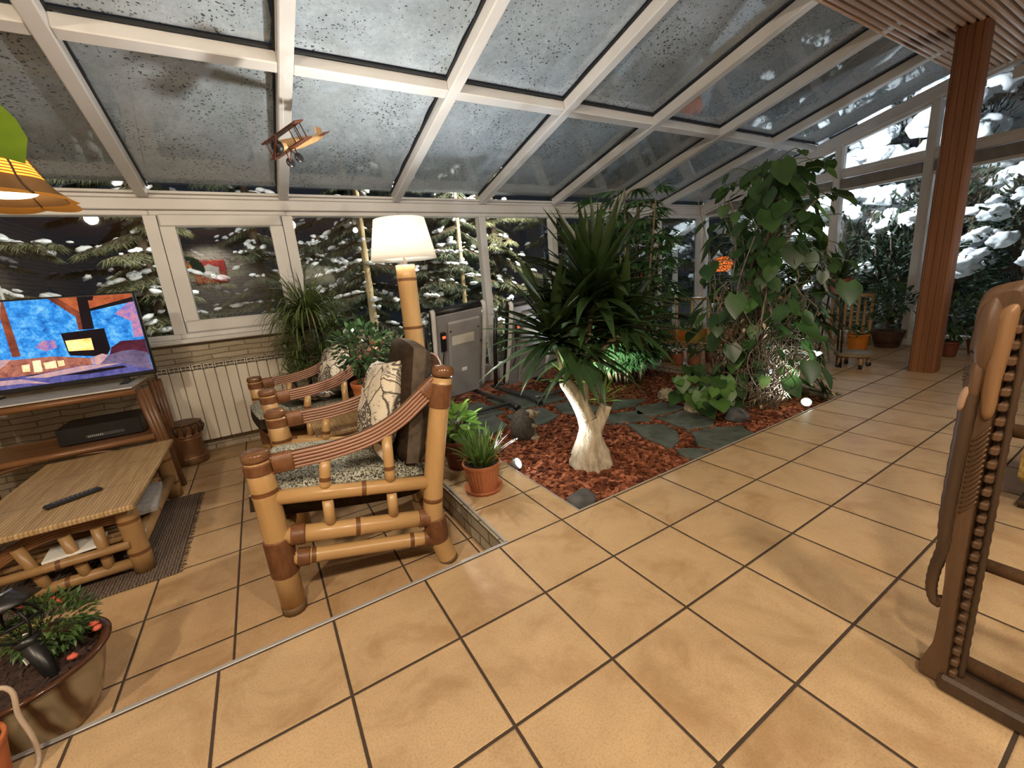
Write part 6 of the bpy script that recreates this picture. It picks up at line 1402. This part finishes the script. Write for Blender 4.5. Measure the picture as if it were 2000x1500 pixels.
# orange wicker lamp in the far corner, built solid in place of its reflection
t = thing('wicker_lamp', 'glowing orange wicker lamp built in place of its reflection, behind the climbing plant', 'lamp', (5.7, 2.28, 0.98), 0.0)
n_ = NT('orange_wicker_shade'); o_ = n_.obj(); vv = n_.voro(o_, 60, 'F1'); cc = n_.mix(n_.m('GREATER_THAN', vv, 0.42), (0.85, 0.26, 0.08), (0.16, 0.04, 0.012)); n_.set(cc, 0.6)
tl = n_.n.new('ShaderNodeBsdfTranslucent'); n_.link(cc, tl.inputs[0]); mx_ = n_.n.new('ShaderNodeMixShader'); mx_.inputs[0].default_value = 0.65; n_.link(n_.b.outputs[0], mx_.inputs[1]); n_.link(tl.outputs[0], mx_.inputs[2]); n_.link(mx_.outputs[0], n_.out.inputs[0])
b = MB(); b.lathe([(0.04, 0.20), (0.09, 0.185), (0.125, 0.13), (0.14, 0.06), (0.142, 0.0)], 30); b.build('lamp_shade', n_.mat, t)
b = MB(); b.blob((0, 0, 0.07), (0.03, 0.03, 0.04), 2); b.build('bulb', BULB, t)
b = MB(); b.tube([(0, 0, 0.11), (0, 0, 0.2), (0, 0, zr(2.28) - 0.98 + 0.09)], 0.004, 6); b.build('cord', BLACK, t)

def square_pot(label, loc, s, h, mat, leafmat, n, L, seed):
    t = thing('square_planter', label, 'planter', loc, 0.1, 'bright planters behind the railing'); b = MB()
    for dx, dy, sx, sy in ((-s / 2, 0, 0.012, s), (s / 2, 0, 0.012, s), (0, -s / 2, s, 0.012), (0, s / 2, s, 0.012)): b.box((dx, dy, h / 2), (sx, sy, h))
    b.box((0, 0, 0.008), (s, s, 0.016)); b.build('pot', mat, t); b = MB(); b.box((0, 0, h - 0.03), (s - 0.012, s - 0.012, 0.02)); b.build('soil', SOIL, t)
    b = MB(); tuft(b, (0, 0, h - 0.03), n, L, 0.012, seed, 0.3, 0.4, s * 0.4, 0.9); b.build('foliage', leafmat, t)
square_pot('orange square planter seen through the railing, leftmost of three', (5.32, 2.80, 0), 0.16, 0.185, ORANGEPOT, G_GRASS, 30, 0.2, 1)
square_pot('orange square planter in the middle of three behind the railing', (5.32, 2.585, 0), 0.16, 0.20, ORANGEPOT, G_GRASS, 30, 0.2, 2)
square_pot('mustard-green square planter, rightmost of three behind the railing', (5.32, 2.37, 0), 0.16, 0.215, YELLOWPOT, G_GRASS, 24, 0.18, 3)
t = thing('wicker_basket', 'round orange wicker basket behind the railing balusters', 'basket', (5.36, 2.02, 0.0), 0)
b = MB(); pts = []; rs = []
b.lathe([(0.0, 0.0), (0.14, 0.0)] + [(0.14 + 0.06 * math.sin(PI * k / 26) + (0.004 if k % 2 else 0), 0.26 * k / 24) for k in range(25)] + [(0.13, 0.25), (0.12, 0.05), (0.0, 0.05)], 28); b.build('body', wood_mat('orange_wicker', (0.42, 0.17, 0.03), (0.62, 0.30, 0.07), 40), t)
b = MB(); b.lathe([(0.150, 0.255), (0.165, 0.262), (0.150, 0.272), (0.138, 0.262), (0.150, 0.255)], 28); b.build('rim', RACKWOOD, t)
t = thing('potted_plant', 'small orange pot with seedlings beside the wicker planter', 'plant', (5.80, 0.655, 0.0), 0)
z = pot(t, 0.10, 0.085, 0.175, ORANGEPOT); b = MB(); bushy(b, (0, 0, z + 0.05), (0.08, 0.08, 0.05), 50, 0.06, 0.03, 71); b.build('foliage', G_GLOSS, t)
t = thing('potted_tree', 'small tree in a dark wicker planter by the gable window', 'plant', (6.08, 0.48, 0.0), 0)
WICK = wood_mat('dark_wicker', (0.045, 0.022, 0.014), (0.13, 0.07, 0.045), 50)
b = MB(); b.lathe([(0.0, 0.0), (0.10, 0.0)] + [(0.10 + 0.055 * k / 18 + (0.006 if k % 2 else 0), 0.19 * k / 18) for k in range(19)] + [(0.14, 0.185), (0.12, 0.05), (0.0, 0.05)], 26); b.build('basket', WICK, t)
b = MB(); b.lathe([(0.0, 0.165), (0.143, 0.16)], 26); b.build('soil', SOIL, t)
b = MB(); b.tube([(0, 0, 0.15), (0.01, 0.01, 0.28), (0.03, 0.05, 0.5)], 0.010, 7); b.tube([(0.01, 0.01, 0.27), (-0.06, -0.04, 0.48)], 0.007, 6); b.tube([(0.01, 0.01, 0.27), (0.0, -0.10, 0.45)], 0.006, 6); b.build('stem', DARKTRUNK, t)
b = MB(); bushy(b, (-0.01, 0, 0.50), (0.17, 0.22, 0.20), 260, 0.07, 0.034, 72); b.build('foliage', G_GLOSS, t)
t = thing('potted_plant', 'spiky plant in a dark red pot on a tall thin stand beside the climber', 'plant', (4.80, 0.50, 0.0), 0)
b = MB()
for k in range(3): a = k * 2.1; b.tube([(0.12 * math.cos(a), 0.12 * math.sin(a), 0.0), (0.07 * math.cos(a), 0.07 * math.sin(a), 0.69)], 0.008, 6)
b.lathe([(0.0, 0.685), (0.08, 0.685), (0.08, 0.70), (0.0, 0.70)], 16); b.build('stand', BLACKMET, t)
z = pot(t, 0.095, 0.07, 0.15, TERRA_D, z0=0.70); b = MB(); tuft(b, (0, 0, z), 60, 0.38, 0.022, 73, 0.6, 0.8, 0.04, 0.2); b.build('foliage', G_YUCCA, t)
for k, (x, y, lb, r_, h_) in enumerate(((5.78, -0.10, 'bushy plant in a small clay pot just right of the wooden column', 0.075, 0.15), (6.02, -0.25, 'leafy plant in a pot by the gable window, left of the elephant head', 0.085, 0.14))):
    t = thing('potted_plant', lb, 'plant', (x, y, 0), 0); z = pot(t, r_, r_ * 0.75, h_, TERRA_D)
    b = MB(); bushy(b, (0, 0, z + 0.24), (0.16, 0.16, 0.21), 190, 0.075, 0.036, 80 + k); b.build('foliage', G_GLOSS, t); b = MB(); b.tube([(0, 0, z - 0.02), (0, 0, z + 0.25)], 0.008, 6); b.build('stem', DARKTRUNK, t)
t = thing('rolling_stool', 'low round wooden plant stool on black castors beside the climbing plant', 'stool', (4.83, 0.33, 0.0), 0.3)
b = MB(); b.lathe([(0.0, 0.118), (0.15, 0.118), (0.160, 0.126), (0.160, 0.140), (0.150, 0.148), (0.0, 0.148)], 34); b.build('seat', wood_mat('worn_stool_wood', (0.17, 0.12, 0.06), (0.30, 0.22, 0.12), 10, rough=0.5), t)
for k in range(4):
    a = k * PI / 2 + 0.5; c, s_ = math.cos(a), math.sin(a)
    b = MB(); b.tube(smooth_path([(0.06 * c, 0.06 * s_, 0.115), (0.115 * c, 0.115 * s_, 0.10), (0.125 * c, 0.125 * s_, 0.045)], 8), 0.016, 8); p = b.build('leg', BAMBOO_D, t)
    b = MB(); b.lathe([(0.0, -0.010), (0.020, -0.010), (0.024, 0.0), (0.020, 0.010), (0.0, 0.010)], 14, (0.128 * c, 0.128 * s_, 0.0245), R=rotz(a) @ eul(PI / 2, 0, 0)); b.build('castor', BLACK, p)
# red picture on the back wall (seen mirrored in the opening window)
t = thing('framed_picture', 'red framed picture with pale flower on the stone wall behind the viewer', 'picture', (-0.74, YB + 0.012, 1.88), 0)
b = MB(); b.box((0, 0, 0), (0.62, 0.024, 0.50), bev=0.004); b.build('frame', plain('red_paint', (0.60, 0.035, 0.018), 0.5), t)
b = MB(); b.prism([(0.17 * math.cos(k * 0.5236) * (1 + 0.25 * (k % 2)), 0.14 * math.sin(k * 0.5236) * (1 + 0.25 * (k % 2))) for k in range(12)], 0.013, 0.016, R=np.array([[1, 0, 0], [0, 0, 1.0], [0, -1.0, 0]])); b.build('flower_motif', WHITEPAPER, t)
# ---------------------------------------------------------------- lights
def light(name, kind, loc, energy, col, size=0.1, target=None, spot=None, blend=0.5, sizey=None):
    d = bpy.data.lights.new(name, kind); d.energy = energy; d.color = col
    if kind == 'AREA':
        d.size = size
        if sizey: d.shape = 'RECTANGLE'; d.size_y = sizey
    else: d.shadow_soft_size = size
    if spot: d.spot_size = math.radians(spot); d.spot_blend = blend
    o = bpy.data.objects.new(name, d); COL.objects.link(o); o.location = loc
    if target is not None:
        o.rotation_euler = (Vector(target) - Vector(loc)).to_track_quat('-Z', 'Y').to_euler()
    return o
WARM = (1.0, 0.83, 0.62); NEUT = (1.0, 0.90, 0.76); COLD = (0.86, 0.93, 1.0)
for i, (x, y, e) in enumerate([(2.9, -2.9, 52), (2.3, -3.0, 48), (3.5, -2.7, 26)]):
    light('ceiling_lamp', 'SPOT', (x, y, 2.55), e, NEUT, 0.05, (x * 0.4, -0.3, 0), 155, 0.7)
for x, y, e in [(-1.9, -1.5, 175), (-0.4, -1.9, 160), (0.9, -2.2, 120)]:
    light('ceiling_lamp', 'SPOT', (x, y, 2.55), e, WARM, 0.08, (x * 0.7, 0.2, 0), 160, 0.8)
light('bed_spot', 'SPOT', (1.21, 0.63, 0.03), 48, COLD, 0.03, (1.45, 0.45, 1.0), 150, 0.75)
light('bed_spot', 'SPOT', (3.42, 0.14, 0.03), 60, COLD, 0.03, (3.40, 0.75, 0.9), 140, 0.6)
light('palm_spot', 'SPOT', (2.72, 1.60, 0.0), 60, COLD, 0.03, (3.1, 1.75, 0.9), 140, 0.6)
light('floor_lamp_bulb', 'POINT', (0.807, 1.2, 1.43), 52, (1.0, 0.93, 0.84), 0.04)
light('pendant_bulb', 'POINT', (-0.715, 0.88, 1.60), 6, WARM, 0.03)
light('flood_gable', 'SPOT', (6.6, 1.6, 2.75), 560, COLD, 0.08, (9.2, 0.4, 1.3), 150, 0.5)
light('flood_garden', 'SPOT', (3.2, 3.5, 2.35), 420, (1.0, 0.95, 0.85), 0.1, (1.2, 6.0, 0.9), 165, 0.5)
light('flood_garden', 'SPOT', (-0.6, 3.5, 2.3), 150, (1.0, 0.95, 0.85), 0.1, (-1.4, 6.0, 0.9), 165, 0.5)
light('back_wall_fill', 'SPOT', (-0.75, -3.75, 2.45), 120, NEUT, 0.06, (-0.7, YB, 1.6), 110, 0.6)  # added light, brightens the back wall mirrored in the opening window
light('slat_fill', 'SPOT', (5.7, -1.9, 0.7), 55, COLD, 0.06, (4.3, -0.3, 2.65), 100, 0.6)  # added light with no fixture, brightens the ceiling slats
light('wicker_bulb', 'POINT', (5.7, 2.28, 1.06), 9, (1.0, 0.62, 0.3), 0.03)  # bulb of the added wicker lamp, also warms the planters
light('pipe_fill', 'SPOT', (6.75, 4.1, 2.1), 60, COLD, 0.05, (6.1, 3.3, 1.4), 120, 0.6)  # added light with no fixture, makes the downpipe stand out white
w = bpy.data.worlds.new('night'); scene.world = w; w.use_nodes = True
w.node_tree.nodes['Background'].inputs[0].default_value = (0.012, 0.014, 0.018, 1); w.node_tree.nodes['Background'].inputs[1].default_value = 1.0
